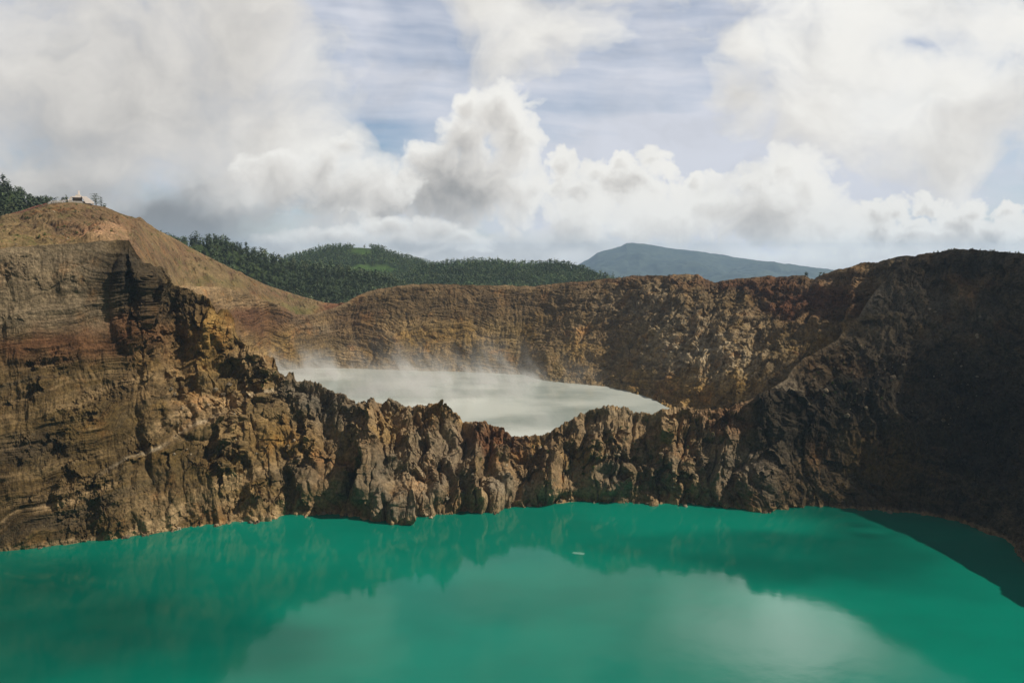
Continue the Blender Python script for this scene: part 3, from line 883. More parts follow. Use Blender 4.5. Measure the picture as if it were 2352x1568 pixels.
c = paint(c, sstep(gul, 0.05, -0.35) * 0.55, np.array((0.105, 0.062, 0.042), np.float32))
c = paint(c, sstep(nB, 0.15, 0.5) * 0.4, np.array((0.20, 0.145, 0.085), np.float32))
c = paint(c, zh((215, 540, 46, 22, 0.9), (280, 535, 30, 30, 0.4)), np.array((0.30, 0.185, 0.125), np.float32))
c = paint(c, zh((110, 500, 90, 14, 0.5)), np.array((0.10, 0.065, 0.04), np.float32))
c = paint(c, zh((125, 511, 66, 3.5, 1.3), (318, 545, 10, 26, 0.5)), np.array((0.05, 0.034, 0.024), np.float32))
c = paint(c, zh((60, 550, 120, 20, 0.4)), np.array((0.20, 0.155, 0.075), np.float32))
c = paint(c, zh((560, 690, 90, 12, 0.7), (500, 650, 80, 9, 0.5), (680, 712, 50, 8, 0.8)), np.array((0.115, 0.105, 0.04), np.float32))
c = paint(c, sstep(Hx, 715, 760) * 0.8, C_RUST * 1.3)
back = []
for t in np.linspace(0, 1, 12)[1:]:
    rr = np.hypot(H[-1, :, 0], H[-1, :, 1]) + t * 160
    pt = np.stack([rr * np.sin(a3), rr * np.cos(a3), H[-1, :, 2] - 8 * t - 60 * t ** 2], -1)
    back.append(pt)
back = np.stack(back)
hill = grid_mesh("hill", np.concatenate([H, back]), np.concatenate([c, np.broadcast_to(c[-1], back.shape)]), M_HILL)
tag(hill, "bare brown hill with the white platform on its top at the left", "hill", kind="structure")
# ---------------------------------------------------------------- water
def water_material(name, base, rough, ior, bump_scale, bump_dist, mottling=None):
    m = bpy.data.materials.new(name)
    m.use_nodes = True
    g = G(m.node_tree)
    b = g.n['Principled BSDF']
    pos = g.new('ShaderNodeNewGeometry').outputs['Position']
    rgb = base
    if mottling:
        n = g.noise(g.v('MULTIPLY', pos, (1.0, 1.6, 1.0)), 0.006, 6.0, 0.55)
        rgb = g.mix(g.step(n, 0.38, 0.64), base, mottling)
    g.put(b.inputs['Base Color'], (*rgb, 1.0) if isinstance(rgb, tuple) else rgb)
    b.inputs['Roughness'].default_value = rough
    b.inputs['IOR'].default_value = ior
    n1 = g.noise(pos, bump_scale, 5.0, 0.55)
    n2 = g.noise(pos, bump_scale * 0.06, 3.0, 0.5)
    bp = g.new('ShaderNodeBump')
    bp.inputs['Strength'].default_value = 1.0
    bp.inputs['Distance'].default_value = bump_dist
    g.put(bp.inputs['Height'], g.add(n1, g.mul(n2, 6.0)))
    g.put(b.inputs['Normal'], bp.outputs[0])
    return m


M_W1 = water_material("turquoise_water", (0.0005, 0.144, 0.096), 0.05, 1.25, 0.9, 0.012, (0.0005, 0.178, 0.120))
M_W2 = water_material("milky_water", (0.52, 0.56, 0.52), 0.10, 1.33, 0.5, 0.02, (0.26, 0.31, 0.285))  # light and grey mottling imitates thin mist streaks over the water


def lake(name, az_list, r0, r1, z, mat, n=24):
    rows = [np.stack([(r0 + (r1 - r0) * t) * np.sin(az_list), (r0 + (r1 - r0) * t) * np.cos(az_list), np.full(len(az_list), z)], -1) for t in np.linspace(0, 1, n)]
    return grid_mesh(name, np.stack(rows), None, mat, smooth=True)


al = np.linspace(R(-78), R(78), 220)
lk1 = lake("water", al, 0 * al + 100.0, ev(shore1, al)[0] + 14, 0.0, M_W1)
tag(lk1, "opaque turquoise crater lake reflecting clouds in the foreground", "lake", kind="structure")
al = np.linspace(azp(420), azp(1760), 200)
lk2 = lake("water", al, ev(crest1, al)[0] + 6, ev(shore2, al)[0] + 16, Z2, M_W2)
tag(lk2, "pale milky steaming crater lake behind the jagged ridge", "lake", kind="structure")

# near slope under the viewpoint, down to the water
gx, gy = np.meshgrid(np.linspace(-420, 420, 120), np.linspace(-60, 215, 70))
gz = np.where(gy < -4, CAM_H - 1.7 + 0.02 * gy, CAM_H - 1.7 - (gy + 4) * 0.98) + fbm2(gx / 18, gy / 18, 5) * 2.0 * np.clip(np.abs(gy) / 20, 0, 1) - 6 * (np.abs(gx) / 420) ** 2
near = grid_mesh("slope", np.stack([gx, gy, gz], -1)[::-1], np.broadcast_to(C_BROWN, gx.shape + (3,)), M_SCREE)
tag(near, "brown crater slope below the viewpoint", "slope", kind="structure")

# ---------------------------------------------------------------- ground, wooded hills, far mountain
def green_material(name, lo, hi, scale):
    m = bpy.data.materials.new(name)
    m.use_nodes = True
    g = G(m.node_tree)
    b = g.n['Principled BSDF']
    pos = g.new('ShaderNodeNewGeometry').outputs['Position']
    n = g.noise(pos, scale, 8.0, 0.62)
    rgb = g.mix(g.step(n, 0.35, 0.65), lo, hi)
    tint = g.new('ShaderNodeAttribute', attribute_name="tint").outputs['Color']
    g.put(b.inputs['Base Color'], g.v('MULTIPLY', rgb, tint))
    b.inputs['Roughness'].default_value = 0.95
    b.inputs['Specular IOR Level'].default_value = 0.1
    return m


M_FLOOR = green_material("forest_floor", (0.020, 0.032, 0.012), (0.040, 0.056, 0.020), 0.03)
M_MOUNT = green_material("mountain_cover", (0.022, 0.036, 0.028), (0.055, 0.072, 0.044), 0.003)

ONE = np.ones(3, np.float32)
gx, gy = np.meshgrid(np.linspace(-16000, 16000, 120), np.linspace(1300, 19500, 120))
gz = -240 + 30 * fbm2(gx / 3000, gy / 3000, 4)
gr = grid_mesh("ground", np.stack([gx, gy, gz], -1), np.broadcast_to(ONE, gx.shape + (3,)), M_MOUNT)
tag(gr, "green lowland beyond the craters", "ground", kind="structure")


def hill_mesh(name, skyline, r_low, z_low, n_a, n_t, amp, scale, mat, depth=500.0, drop=150.0, power=1.0):
    """a hill whose ridge line is surveyed; falls towards the viewer and away behind"""
    top = curve_r(skyline)
    aa = np.linspace(top[0, 0], top[-1, 0], n_a)
    rt, zt = ev(top, aa)
    rows = []
    for t in np.linspace(0, 1, n_t):
        rr = r_low + (rt - r_low) * t
        zz = z_low + (zt - z_low) * (t ** power)
        rows.append(np.stack([rr * np.sin(aa), rr * np.cos(aa), zz], -1))
    for t in np.linspace(0, 1, 14)[1:]:
        rr = rt + depth * t
        rows.append(np.stack([rr * np.sin(aa), rr * np.cos(aa), zt - drop * t ** 1.5], -1))
    Pm = np.stack(rows)
    k = np.concatenate([np.sin(np.pi * np.linspace(0, 1, n_t)), np.linspace(0, 1, 14)[1:] * 0.5])[:, None]
    nz = fbm2(Pm[..., 0] / scale, Pm[..., 1] / scale, 5, 0.5, True)
    Pm[..., 2] += amp * nz * k
    tint = np.ones(Pm.shape, np.float32)
    return Pm, tint


TREE_H = 22.0
wood1 = [(330, 560, 1560), (400, 560, 1570), (431, 566, 1580), (470, 562, 1600), (505, 558, 1620), (543, 578, 1640), (593, 592, 1660), (665, 620, 1680), (753, 624, 1690), (841, 641, 1680), (900, 655, 1670), (950, 676, 1650), (1010, 700, 1640)]
wood2 = [(600, 640, 2700), (655, 597, 2750), (700, 583, 2780), (740, 573, 2800), (770, 568, 2800), (830, 569, 2800), (870, 572, 2790), (900, 585, 2780), (950, 597, 2760), (1000, 612, 2740), (1060, 630, 2720), (1150, 660, 2700)]
wood3 = [(900, 660, 2250), (960, 622, 2260), (1010, 612, 2270), (1050, 608, 2280), (1100, 605, 2290), (1200, 611, 2300), (1290, 610, 2290), (1340, 622, 2280), (1385, 640, 2270), (1450, 664, 2260)]
wood0 = [(-160, 470, 1360), (-60, 440, 1370), (0, 442, 1380), (30, 444, 1385), (45, 462, 1390), (80, 472, 1395), (115, 480, 1400), (160, 492, 1400), (230, 520, 1400)]
mount = [(1250, 640, 16000), (1300, 622, 16000), (1330, 606, 16000), (1352, 596, 16000), (1372, 580, 16000), (1400, 573, 16000), (1425, 566, 16000), (1440, 558, 16000), (1470, 559, 16000), (1500, 563, 16000), (1560, 572, 16000), (1630, 581, 16000), (1700, 592, 16000), (1780, 603, 16000), (1850, 612, 16000), (1910, 619, 16000), (2050, 640, 16000), (2200, 660, 16000)]
hills = {}
for key, sk, rl, zl, na, nt, amp, sc, mt, dep, dr, pw, lab in (
    ("wood1", wood1, 1440, 80, 260, 40, 10, 200, M_FLOOR, 400, 120, 1.0, "wooded slope floor behind the bare hill"),
    ("wood2", wood2, 2150, 20, 200, 40, 14, 260, M_FLOOR, 600, 200, 1.0, "round wooded hill with a bright meadow in the middle distance"),
    ("wood3", wood3, 1750, 30, 200, 36, 10, 220, M_FLOOR, 600, 200, 1.0, "low wooded hill above the middle of the far crater wall"),
    ("wood0", wood0, 1180, 195, 160, 30, 6, 160, M_FLOOR, 400, 150, 1.0, "dark wooded rise at the left behind the bare hill"),
):
    Pm, tint = hill_mesh("hill", sk, rl, zl, na, nt, amp, sc, mt, dep, dr, pw)
    if key == "wood2":
        hx, hy = seen(Pm[..., 0], Pm[..., 1], Pm[..., 2])
        mead = zone([(840, 617, 46, 7, 1.6), (830, 578, 20, 8, 1.4), (890, 622, 40, 4, 0.9)], hx, hy, 5, 30)
        tint = paint(tint, mead, np.array((1.7, 2.1, 1.3), np.float32))
    hills[key] = (Pm, grid_mesh("hill", Pm, tint, mt, smooth=True))
    tag(hills[key][1], lab, "hill", kind="structure")
Pm, tint = hill_mesh("mountain", mount, 12500, -225, 420, 140, 200, 2200, M_MOUNT, 2500, 800, 1.25)
Pm[..., 2] += 16 * fbm2(Pm[..., 0] / 220, Pm[..., 1] / 220, 5)
mt_o = grid_mesh("mountain", Pm, tint, M_MOUNT, smooth=True)
tag(mt_o, "distant blue hazy mountain under the cloud base", "mountain", kind="structure")
# ================================================================ vegetation
def leaf_material(name, rgb, rough=0.8):
    m = bpy.data.materials.new(name)
    m.use_nodes = True
    g = G(m.node_tree)
    b = g.n['Principled BSDF']
    tint = g.new('ShaderNodeAttribute', attribute_name="tint").outputs['Color']
    info = g.new('ShaderNodeObjectInfo').outputs['Random']
    var = g.m('MULTIPLY_ADD', info, 0.6, 0.7)
    n = g.noise(g.new('ShaderNodeNewGeometry').outputs['Position'], 0.25, 4.0, 0.6)
    col = g.v('SCALE', g.v('MULTIPLY', tint, rgb), g.mul(var, g.m('MULTIPLY_ADD', n, 1.2, 0.4)))
    g.put(b.inputs['Base Color'], col)
    b.inputs['Roughness'].default_value = rough
    b.inputs['Specular IOR Level'].default_value = 0.2
    return m


def bark_material():
    m = bpy.data.materials.new("bark")
    m.use_nodes = True
    g = G(m.node_tree)
    b = g.n['Principled BSDF']
    n = g.noise(g.v('MULTIPLY', g.new('ShaderNodeNewGeometry').outputs['Position'], (1, 1, 0.2)), 3.0, 5.0)
    g.put(b.inputs['Base Color'], g.mix(n, (0.035, 0.026, 0.018), (0.11, 0.085, 0.06)))
    b.inputs['Roughness'].default_value = 0.9
    return m


M_LEAF = leaf_material("tree_leaves", (0.060, 0.084, 0.042))
M_LEAF2 = leaf_material("hill_wood_leaves", (0.070, 0.105, 0.046))
M_SHRUB = leaf_material("shrub_leaves", (0.060, 0.085, 0.020))
M_BARK = bark_material()


def crown_quads(n, h, w, seed, low=0.22, layers=0, cone=0.0, size=1.0, clumps=12):
    """leaf clumps spread through an uneven crown: (n, 4, 3) corner points, (n,) tint"""
    r = np.random.default_rng(seed)
    cz = r.uniform(low, 0.93, clumps)
    if layers:
        cz = low + (0.95 - low) * (np.floor(r.uniform(0, layers, clumps)) + r.uniform(0, 0.25, clumps)) / layers
    prof = np.sin(np.pi * np.clip((cz - low) / (1.0 - low) * 0.92 + 0.08, 0, 1)) ** 0.6 * (1 - cone * (cz - low))
    ca = r.uniform(0, 2 * np.pi, clumps)
    cr_ = prof * r.uniform(0.15, 1.0, clumps) * w * 0.5 * 0.72
    C0 = np.stack([cr_ * np.cos(ca), cr_ * np.sin(ca), cz * h], -1)
    k = r.integers(0, clumps, n)
    sig = np.array([w * 0.15, w * 0.15, h * (0.028 if layers else 0.065)])
    ctr = C0[k] + r.normal(size=(n, 3)) * sig
    nrm = ctr - np.array([0, 0, h * (low + 0.35 * (1 - low))])
    nrm = nrm / (np.linalg.norm(nrm, axis=1, keepdims=True) + 1e-6) + 0.5 * r.normal(size=(n, 3))
    nrm /= np.linalg.norm(nrm, axis=1, keepdims=True)
    a = np.cross(nrm, r.normal(size=(n, 3))); a /= np.linalg.norm(a, axis=1, keepdims=True)
    b = np.cross(nrm, a)
    s = (size * r.uniform(0.5, 1.2, n))[:, None]
    q = np.stack([ctr - a * s - b * s * 0.5, ctr + a * s * 0.2 - b * s * 0.8, ctr + a * s + b * s * 0.5, ctr - a * s * 0.3 + b * s * 0.8], 1)
    tint = r.uniform(0.65, 1.35, clumps)[k]
    return q.astype(np.float32), tint.astype(np.float32)


def tube(pts, radii, seg=6):
    """tapered limb through points: verts, faces"""
    pts = np.array(pts, float); v, f = [], []
    for i, (p, r_) in enumerate(zip(pts, radii)):
        d = pts[min(i + 1, len(pts) - 1)] - pts[max(i - 1, 0)]
        d /= np.linalg.norm(d)
        u = np.cross(d, (0.3, 0.9, 0.1)); u /= np.linalg.norm(u); w_ = np.cross(d, u)
        for k in range(seg):
            t = 2 * math.pi * k / seg
            v.append(p + r_ * (math.cos(t) * u + math.sin(t) * w_))
        if i:
            for k in range(seg):
                a_, b_ = (i - 1) * seg + k, (i - 1) * seg + (k + 1) % seg
                f.append((a_, b_, b_ + seg, a_ + seg))
    return v, f


def mesh_from(name, verts, faces, mats, mat_idx=None, tint=None, smooth=False):
    me = bpy.data.meshes.new(name)
    me.from_pydata([tuple(map(float, q)) for q in verts], [], faces)
    for m in mats:
        me.materials.append(m)
    if mat_idx is not None:
        me.polygons.foreach_set("material_index", np.array(mat_idx, np.int32))
    if tint is not None:
        e = me.attributes.new("tint", 'FLOAT_COLOR', 'POINT')
        c4 = np.ones((len(verts), 4), np.float32)
        t = np.asarray(tint, np.float32)
        c4[:, :3] = t[:, None] if t.ndim == 1 else t
        e.data.foreach_set("color", c4.ravel())
    if smooth:
        me.polygons.foreach_set("use_smooth", np.ones(len(me.polygons), bool))
    me.update()
    return me


def link(name, me, loc=(0, 0, 0), rz=0.0, sc=1.0, parent=None):
    o = bpy.data.objects.new(name, me)
    o.location = tuple(map(float, loc)); o.rotation_euler = (0, 0, rz)
    o.scale = (sc, sc, sc) if np.isscalar(sc) else tuple(sc)
    o.parent = parent
    COL.objects.link(o)
    return o


def tree_mesh(name, h, w, n, seed, leaf, **kw):
    q, t = crown_quads(n, h, w, seed, **kw)
    r = np.random.default_rng(seed + 1)
    v, f = tube([(0, 0, -1.5), (r.normal() * .2, r.normal() * .2, h * 0.4), (r.normal() * .4, r.normal() * .4, h * 0.85)], [0.028 * h * 0.6, 0.018 * h * 0.6, 0.004 * h])
    for k in range(4):
        z0 = h * r.uniform(0.25, 0.6); a = r.uniform(0, 6.28)
        lv, lf = tube([(0, 0, z0), (math.cos(a) * w * 0.3, math.sin(a) * w * 0.3, z0 + h * 0.14)], [0.007 * h, 0.002 * h], 4)
        f += [tuple(i + len(v) for i in ff) for ff in lf]
        v += lv
    nb = len(f); nv = len(v)
    v = list(v) + list(q.reshape(-1, 3))
    f = f + [tuple(range(nv + 4 * i, nv + 4 * i + 4)) for i in range(len(q))]
    idx = [0] * nb + [1] * len(q)
    tt = np.concatenate([np.ones(nv), np.repeat(t, 4)])
    return mesh_from(name, v, f, [M_BARK, leaf], idx, tt)


def on_grid(Pm, i, j):
    i0, j0 = int(i), int(j)
    fi, fj = i - i0, j - j0
    return (Pm[i0, j0] * (1 - fi) * (1 - fj) + Pm[i0 + 1, j0] * fi * (1 - fj) + Pm[i0, j0 + 1] * (1 - fi) * fj + Pm[i0 + 1, j0 + 1] * fi * fj)


def spots(Pm, n_t, count, seed, mind, rows=(0.0, 1.08), skip=None):
    r = np.random.default_rng(seed)
    out, cell = [], {}
    tries = 0
    while len(out) < count and tries < count * 12:
        tries += 1
        i = r.uniform(rows[0] * n_t, min(rows[1] * n_t, Pm.shape[0] - 1.01)); j = r.uniform(0, Pm.shape[1] - 1.01)
        p = on_grid(Pm, i, j)
        if skip is not None and skip(p):
            continue
        key = (int(p[0] // mind), int(p[1] // mind))
        if any(np.hypot(*(q[:2] - p[:2])) < mind for dx_ in (-1, 0, 1) for dy_ in (-1, 0, 1) for q in cell.get((key[0] + dx_, key[1] + dy_), ())):
            continue
        cell.setdefault(key, []).append(p)
        out.append(p)
    return out


def forest(name, pts, templates, leaf, seed, lo=0.75, hi=1.2, hue=None):
    """a wood that reads as one mass: one mesh of many crowns"""
    r = np.random.default_rng(seed)
    vs, ts = [], []
    for p in pts:
        q, t = templates[r.integers(len(templates))]
        a = r.uniform(0, 6.28); s = r.uniform(lo, hi)
        ca, sa = math.cos(a) * s, math.sin(a) * s
        x_ = q[..., 0] * ca - q[..., 1] * sa + p[0]
        y_ = q[..., 0] * sa + q[..., 1] * ca + p[1]
        z_ = q[..., 2] * s * r.uniform(0.85, 1.15) + p[2]
        vs.append(np.stack([x_, y_, z_], -1).reshape(-1, 3))
        k = r.uniform(0.75, 1.2) * (hue(p) if hue else 1.0)
        ts.append(np.repeat(t, 4)[:, None] * np.array([k * r.uniform(0.9, 1.2), k, k * r.uniform(0.8, 1.1)]))
    V = np.concatenate(vs); T = np.concatenate(ts)
    n = len(V) // 4
    me = bpy.data.meshes.new(name)
    me.vertices.add(len(V)); me.vertices.foreach_set("co", V.astype(np.float32).ravel())
    me.loops.add(4 * n); me.loops.foreach_set("vertex_index", np.arange(4 * n, dtype=np.int32))
    me.polygons.add(n)
    me.polygons.foreach_set("loop_start", np.arange(0, 4 * n, 4, dtype=np.int32))
    me.polygons.foreach_set("loop_total", np.full(n, 4, np.int32))
    me.update(calc_edges=True)
    e = me.attributes.new("tint", 'FLOAT_COLOR', 'POINT')
    e.data.foreach_set("color", np.concatenate([T, np.ones((len(T), 1))], 1).astype(np.float32).ravel())
    me.materials.append(leaf)
    o = bpy.data.objects.new(name, me)
    COL.objects.link(o)
    return o


# -- the wooded slope behind the bare hill: nearest trees one by one, the rest as one mass
pts1 = spots(hills["wood1"][0], 40, 900, 21, 10.5)
pts1.sort(key=lambda p: math.hypot(p[0], p[1]))
def in_view_1(p):
    X_, Y_ = seen(*[np.array([q]) for q in (p[0], p[1], p[2] + 14)])
    rl = float(np.interp(X_[0], [q[0] for q in sky3], [q[1] for q in sky3])) if X_[0] < 795 else float(np.interp(X_[0], [795, 841, 900, 1000], [696, 670, 658, 652]))
    return Y_[0] < rl - 1 and 395 < X_[0] < 960
vis = [p for p in pts1 if in_view_1(p)]
front = vis[:240]
ids = {id(p) for p in front}
rest = [p for p in pts1 if id(p) not in ids]
tmesh = [tree_mesh("forest_tree", h, w, n, sd_, M_LEAF, low=lw, size=1.0, clumps=cl) for h, w, n, sd_, lw, cl in
         ((22, 13, 330, 1, .20, 10), (25, 10, 300, 2, .18, 9), (18, 13, 330, 3, .20, 14), (27, 9, 280, 4, .25, 9), (19, 11, 300, 5, .15, 8), (24, 14, 350, 6, .25, 11))]
for i, p in enumerate(front):
    o = link("forest_tree", tmesh[i % 6], (p[0], p[1], p[2] - 1), rng.uniform(0, 6.28), rng.uniform(0.75, 1.12))
    tag(o, "dark green tree of the near wood on the slope just behind the bare hill", "tree", "trees of the near wood behind the bare hill")
tmpl = [crown_quads(90, 22, 13, 40 + k, low=0.15, size=1.6, clumps=12) for k in range(6)]
tag(forest("forest", rest, tmpl, M_LEAF, 3), "upper part of the dense dark wood on the slope behind the bare hill", "forest", kind="stuff")

# -- the dark wood at the far left
pts0 = spots(hills["wood0"][0], 30, 420, 22, 10.0)
def left_near(p):
    X_, Y_ = seen(*[np.array([q]) for q in (p[0], p[1], p[2] + 16)])
    return X_[0] > -20 and X_[0] < 160
l0 = [p for p in pts0 if left_near(p)]
l0.sort(key=lambda p: -p[2])
big0 = l0[:40]
ids = {id(p) for p in big0}
for i, p in enumerate(big0):
    o = link("forest_tree", tmesh[(i + 2) % 6], (p[0], p[1], p[2] - 1), rng.uniform(0, 6.28), rng.uniform(0.7, 1.1))
    tag(o, "dark tree of the wood left of the white summit platform", "tree", "trees of the wood at the left edge")
tag(forest("forest", [p for p in pts0 if id(p) not in ids], tmpl, M_LEAF, 4), "dark wood behind the bare hill at the left edge", "forest", kind="stuff")

# -- far wooded hills
def no_meadow(p):
    X_, Y_ = seen(*[np.array([q], np.float32) for q in (p[0], p[1], p[2])])
    return float(zone([(840, 617, 46, 7, 1.6), (830, 578, 20, 8, 1.4), (890, 622, 40, 4, 0.9)], X_, Y_, 5, 30)[0]) > 0.25
far_t = [crown_quads(44, 15, 11, 60 + k, low=0.08, size=1.5, clumps=7) for k in range(6)] + [crown_quads(36, 19, 8, 70 + k, low=0.2, size=1.3, clumps=7) for k in range(3)]
pts2 = spots(hills["wood2"][0], 40, 5200, 23, 7.5, (0.25, 1.05), skip=no_meadow)
tag(forest("forest", pts2, far_t, M_LEAF2, 5, 0.6, 1.15), "wood covering the round hill with the bright meadow", "forest", kind="stuff")
pts3 = spots(hills["wood3"][0], 36, 5200, 24, 7.5, (0.2, 1.05))
hue3 = lambda p: 1.0 + 0.5 * float(fbm2(np.array([p[0] / 130]), np.array([p[1] / 130]), 3)[0])  # slow noise varies the crown tint across the hill
tag(forest("forest", pts3, far_t, M_LEAF2, 6, 0.65, 1.3, hue3), "wood covering the low hill above the middle of the far crater wall", "forest", kind="stuff")

# -- shrubs, boulders
def blob_mesh(name, seed, sub, sq, mat):
    r = np.random.default_rng(seed)
    import bmesh
    bm = bmesh.new()
    bmesh.ops.create_icosphere(bm, subdivisions=sub, radius=1.0)
    V = np.array([v.co[:] for v in bm.verts], np.float32)
    n = fbm3(V[:, 0] * 1.1 + seed * 3, V[:, 1] * 1.1, V[:, 2] * 1.1, 4, 0.55)
    q = np.round(V * 1.6) / 1.6                        # a little faceting
    V2 = (V * 0.75 + q * 0.25) * (1 + 0.55 * n)[:, None] * np.array([1.0, r.uniform(0.7, 1.0), sq])
    for v, c_ in zip(bm.verts, V2):
        v.co = tuple(map(float, c_))
    me = bpy.data.meshes.new(name)
    bm.to_mesh(me); bm.free()
    e = me.attributes.new("tint", 'FLOAT_COLOR', 'POINT')
    base = np.array([(0.22, 0.19, 0.155), (0.15, 0.125, 0.10), (0.30, 0.25, 0.20), (0.13, 0.10, 0.075)][seed % 4])
    e.data.foreach_set("color", np.tile(np.append(base, 1.0), len(me.vertices)).astype(np.float32))
    me.materials.append(mat)
    return me


S1x, S1y = seen(P[..., 0], P[..., 1], P[..., 2])


def surface_spot(px, py):
    """the point of the near crater walls seen in a surveyed direction"""
    d2 = (S1x - px) ** 2 + (S1y - py) ** 2
    cand = np.argwhere(d2 < max(6.0, float(d2.min()) * 1.5 + 1e-3))
    rr = [(np.hypot(P[i, j, 0], P[i, j, 1]), i, j) for i, j in cand]
    _, i, j = min(rr)
    return P[i, j]


M_BOULDER = rock_material("boulder_rock", fine=2.5, bump=0.5)
bould = [blob_mesh("boulder", k, 3, 0.8, M_BOULDER) for k in range(8)]
r_ = np.random.default_rng(77)
def scatter(name, meshes, area, n, smin, smax, label, cat, group, sink):
    for i in range(n):
        while True:
            px, py = r_.uniform(area[0], area[2]), r_.uniform(area[1], area[3])
            if len(area) == 4 or area[4](px, py):
                break
        p = surface_spot(px, py)
        s = smin + (smax - smin) * r_.random() ** 3
        o = link(name, meshes[r_.integers(len(meshes))], (p[0], p[1], p[2] + s * sink), r_.uniform(0, 6.28), s)
        o.rotation_euler = (r_.uniform(-0.3, 0.3), r_.uniform(-0.3, 0.3), r_.uniform(0, 6.28)) if name == "boulder" else (0, 0, r_.uniform(0, 6.28))
        tag(o, label, cat, group)


scree_ok = lambda px, py: py > np.interp(px, [1830, 1950, 2100, 2250], [850, 770, 700, 680]) and py < np.interp(px, [1830, 1880, 2000, 2250], [930, 950, 960, 1000])
scatter("boulder", bould, (1835, 690, 2250, 1000, scree_ok), 110, 0.5, 2.6, "loose boulder lying on the dark scree slope at the right", "boulder", "boulders on the dark scree slope", 0.25)
scatter("boulder", bould, (1000, 1010, 1700, 1150), 60, 0.5, 2.0, "pale loose boulder caught on the front face of the rock ridge", "boulder", "boulders on the ridge face", 0.2)
scatter("boulder", bould, (380, 860, 760, 1060), 45, 0.5, 2.2, "loose boulder on the broken ochre ground left of the ridge", "boulder", "boulders on the broken ground left of the ridge", 0.2)


sh_j = r_.integers(np.searchsorted(a1, azp(10)), np.searchsorted(a1, azp(2200)), 95)
for j in sh_j:
    row = int(np.argmin(np.abs(P[:, j, 2] - 0.3)))
    p = P[row, j]; rr = math.hypot(p[0], p[1]); d = r_.uniform(-2.5, 0.6)
    s = 0.5 + 1.7 * r_.random() ** 3
    o = link("boulder", bould[r_.integers(8)], (p[0] * (1 + d / rr), p[1] * (1 + d / rr), 0.15 * s), r_.uniform(0, 6.28), s)
    tag(o, "boulder lying half in the turquoise water at the foot of the cliffs", "boulder", "boulders along the turquoise shore")


def shrub_mesh(seed, n=60):
    q, t = crown_quads(n, 1.9, 2.6, seed, low=0.05, size=0.30, clumps=8)
    v, f = tube([(0, 0, -0.5), (0.05, 0, 0.5), (0.1, 0.1, 1.3)], [0.10, 0.07, 0.02], 5)
    nv, nb = len(v), len(f)
    v = list(v) + list(q.reshape(-1, 3))
    f = f + [tuple(range(nv + 4 * i, nv + 4 * i + 4)) for i in range(len(q))]
    return mesh_from("shrub", v, f, [M_BARK, M_SHRUB], [0] * nb + [1] * len(q), np.concatenate([np.ones(nv), np.repeat(t, 4)]))


shr = [shrub_mesh(300 + k) for k in range(4)]
scatter("shrub", shr, (1000, 1010, 1640, 1130), 34, 0.7, 1.8, "small green shrub rooted on the front face of the rock ridge", "shrub", "shrubs on the ridge face", -0.05)
scatter("shrub", shr, (1400, 955, 1700, 1010), 16, 0.7, 1.6, "small green shrub just under the right part of the ridge crest", "shrub", "shrubs under the ridge crest", -0.05)
scatter("shrub", shr, (1850, 790, 2080, 930, scree_ok), 26, 0.7, 1.8, "small green shrub among boulders on the dark scree slope", "shrub", "shrubs on the scree slope", -0.05)
scatter("shrub", shr, (540, 850, 700, 900), 6, 1.0, 2.0, "small green shrub on the ochre rocks above the left end of the ridge", "shrub", "shrubs left of the ridge", -0.05)


def rim_scatter(curve_P, a_axis, px0, px1, n, mesh_list, name, smin, smax, label, cat, group, dr=4.0):
    for px in np.sort(r_.uniform(px0, px1, n)):
        j = int(np.argmin(np.abs(a_axis - azp(px, 600))))
        p = curve_P[j]
        d = r_.uniform(-1.0, dr)
        rr = math.hypot(p[0], p[1])
        o = link(name, mesh_list[r_.integers(len(mesh_list))], (p[0] * (1 + d / rr), p[1] * (1 + d / rr), p[2] - 0.2), r_.uniform(0, 6.28), r_.uniform(smin, smax))
        tag(o, label, cat, group)


rim_scatter(P[-1], a1, 2120, 2352, 24, shr, "shrub", 0.4, 1.0, "low shrub on the skyline of the dark right-hand rim", "shrub", "shrubs along the right-hand rim")
rim_scatter(Q[-1], a2, 930, 1600, 44, shr, "shrub", 0.4, 1.1, "low shrub along the top edge of the far crater wall", "shrub", "shrubs along the far crater rim")
small_t = [tree_mesh("rim_tree", 10, 7, 110, 90 + k, M_LEAF, low=0.15, size=0.8, clumps=9) for k in range(3)]
for i, (px, dr, s, lab) in enumerate(((1852, 26, 0.9, "largest dark tree in the notch of the far rim, left of two smaller ones"), (1884, 22, 0.7, "small dark tree on the far rim, middle one of three by the notch"), (1893, 18, 0.55, "smallest dark tree on the far rim, right of the notch"))):
    j = int(np.argmin(np.abs(a2 - azp(px, 636))))
    p = Q[-1][j]; rr = math.hypot(p[0], p[1])
    o = link("rim_tree", small_t[i], (p[0] * (1 + dr / rr), p[1] * (1 + dr / rr), p[2] - 3.0), 1.0 + i, s)
    tag(o, lab, "tree", "trees in the notch of the far rim")
# ================================================================ summit platform, rails, lone trees
def plain_material(name, rgb, var=0.25, scale=1.0, rough=0.8):
    m = bpy.data.materials.new(name)
    m.use_nodes = True
    g = G(m.node_tree)
    b = g.n['Principled BSDF']
    n = g.noise(g.new('ShaderNodeNewGeometry').outputs['Position'], scale, 6.0, 0.6)
    k = g.m('MULTIPLY_ADD', g.sub(n, 0.5), 2 * var, 1.0)
    g.put(b.inputs['Base Color'], g.v('SCALE', g.xyz(*rgb), k))
    b.inputs['Roughness'].default_value = rough
    return m


M_WHITE = plain_material("white_painted_concrete", (0.72, 0.66, 0.62), 0.25)
M_CONC = plain_material("grey_concrete", (0.36, 0.33, 0.29), 0.4)
M_RED = plain_material("red_oxide_railing", (0.30, 0.11, 0.075), 0.3)
M_STONE = plain_material("pale_stone", (0.55, 0.50, 0.44), 0.35)


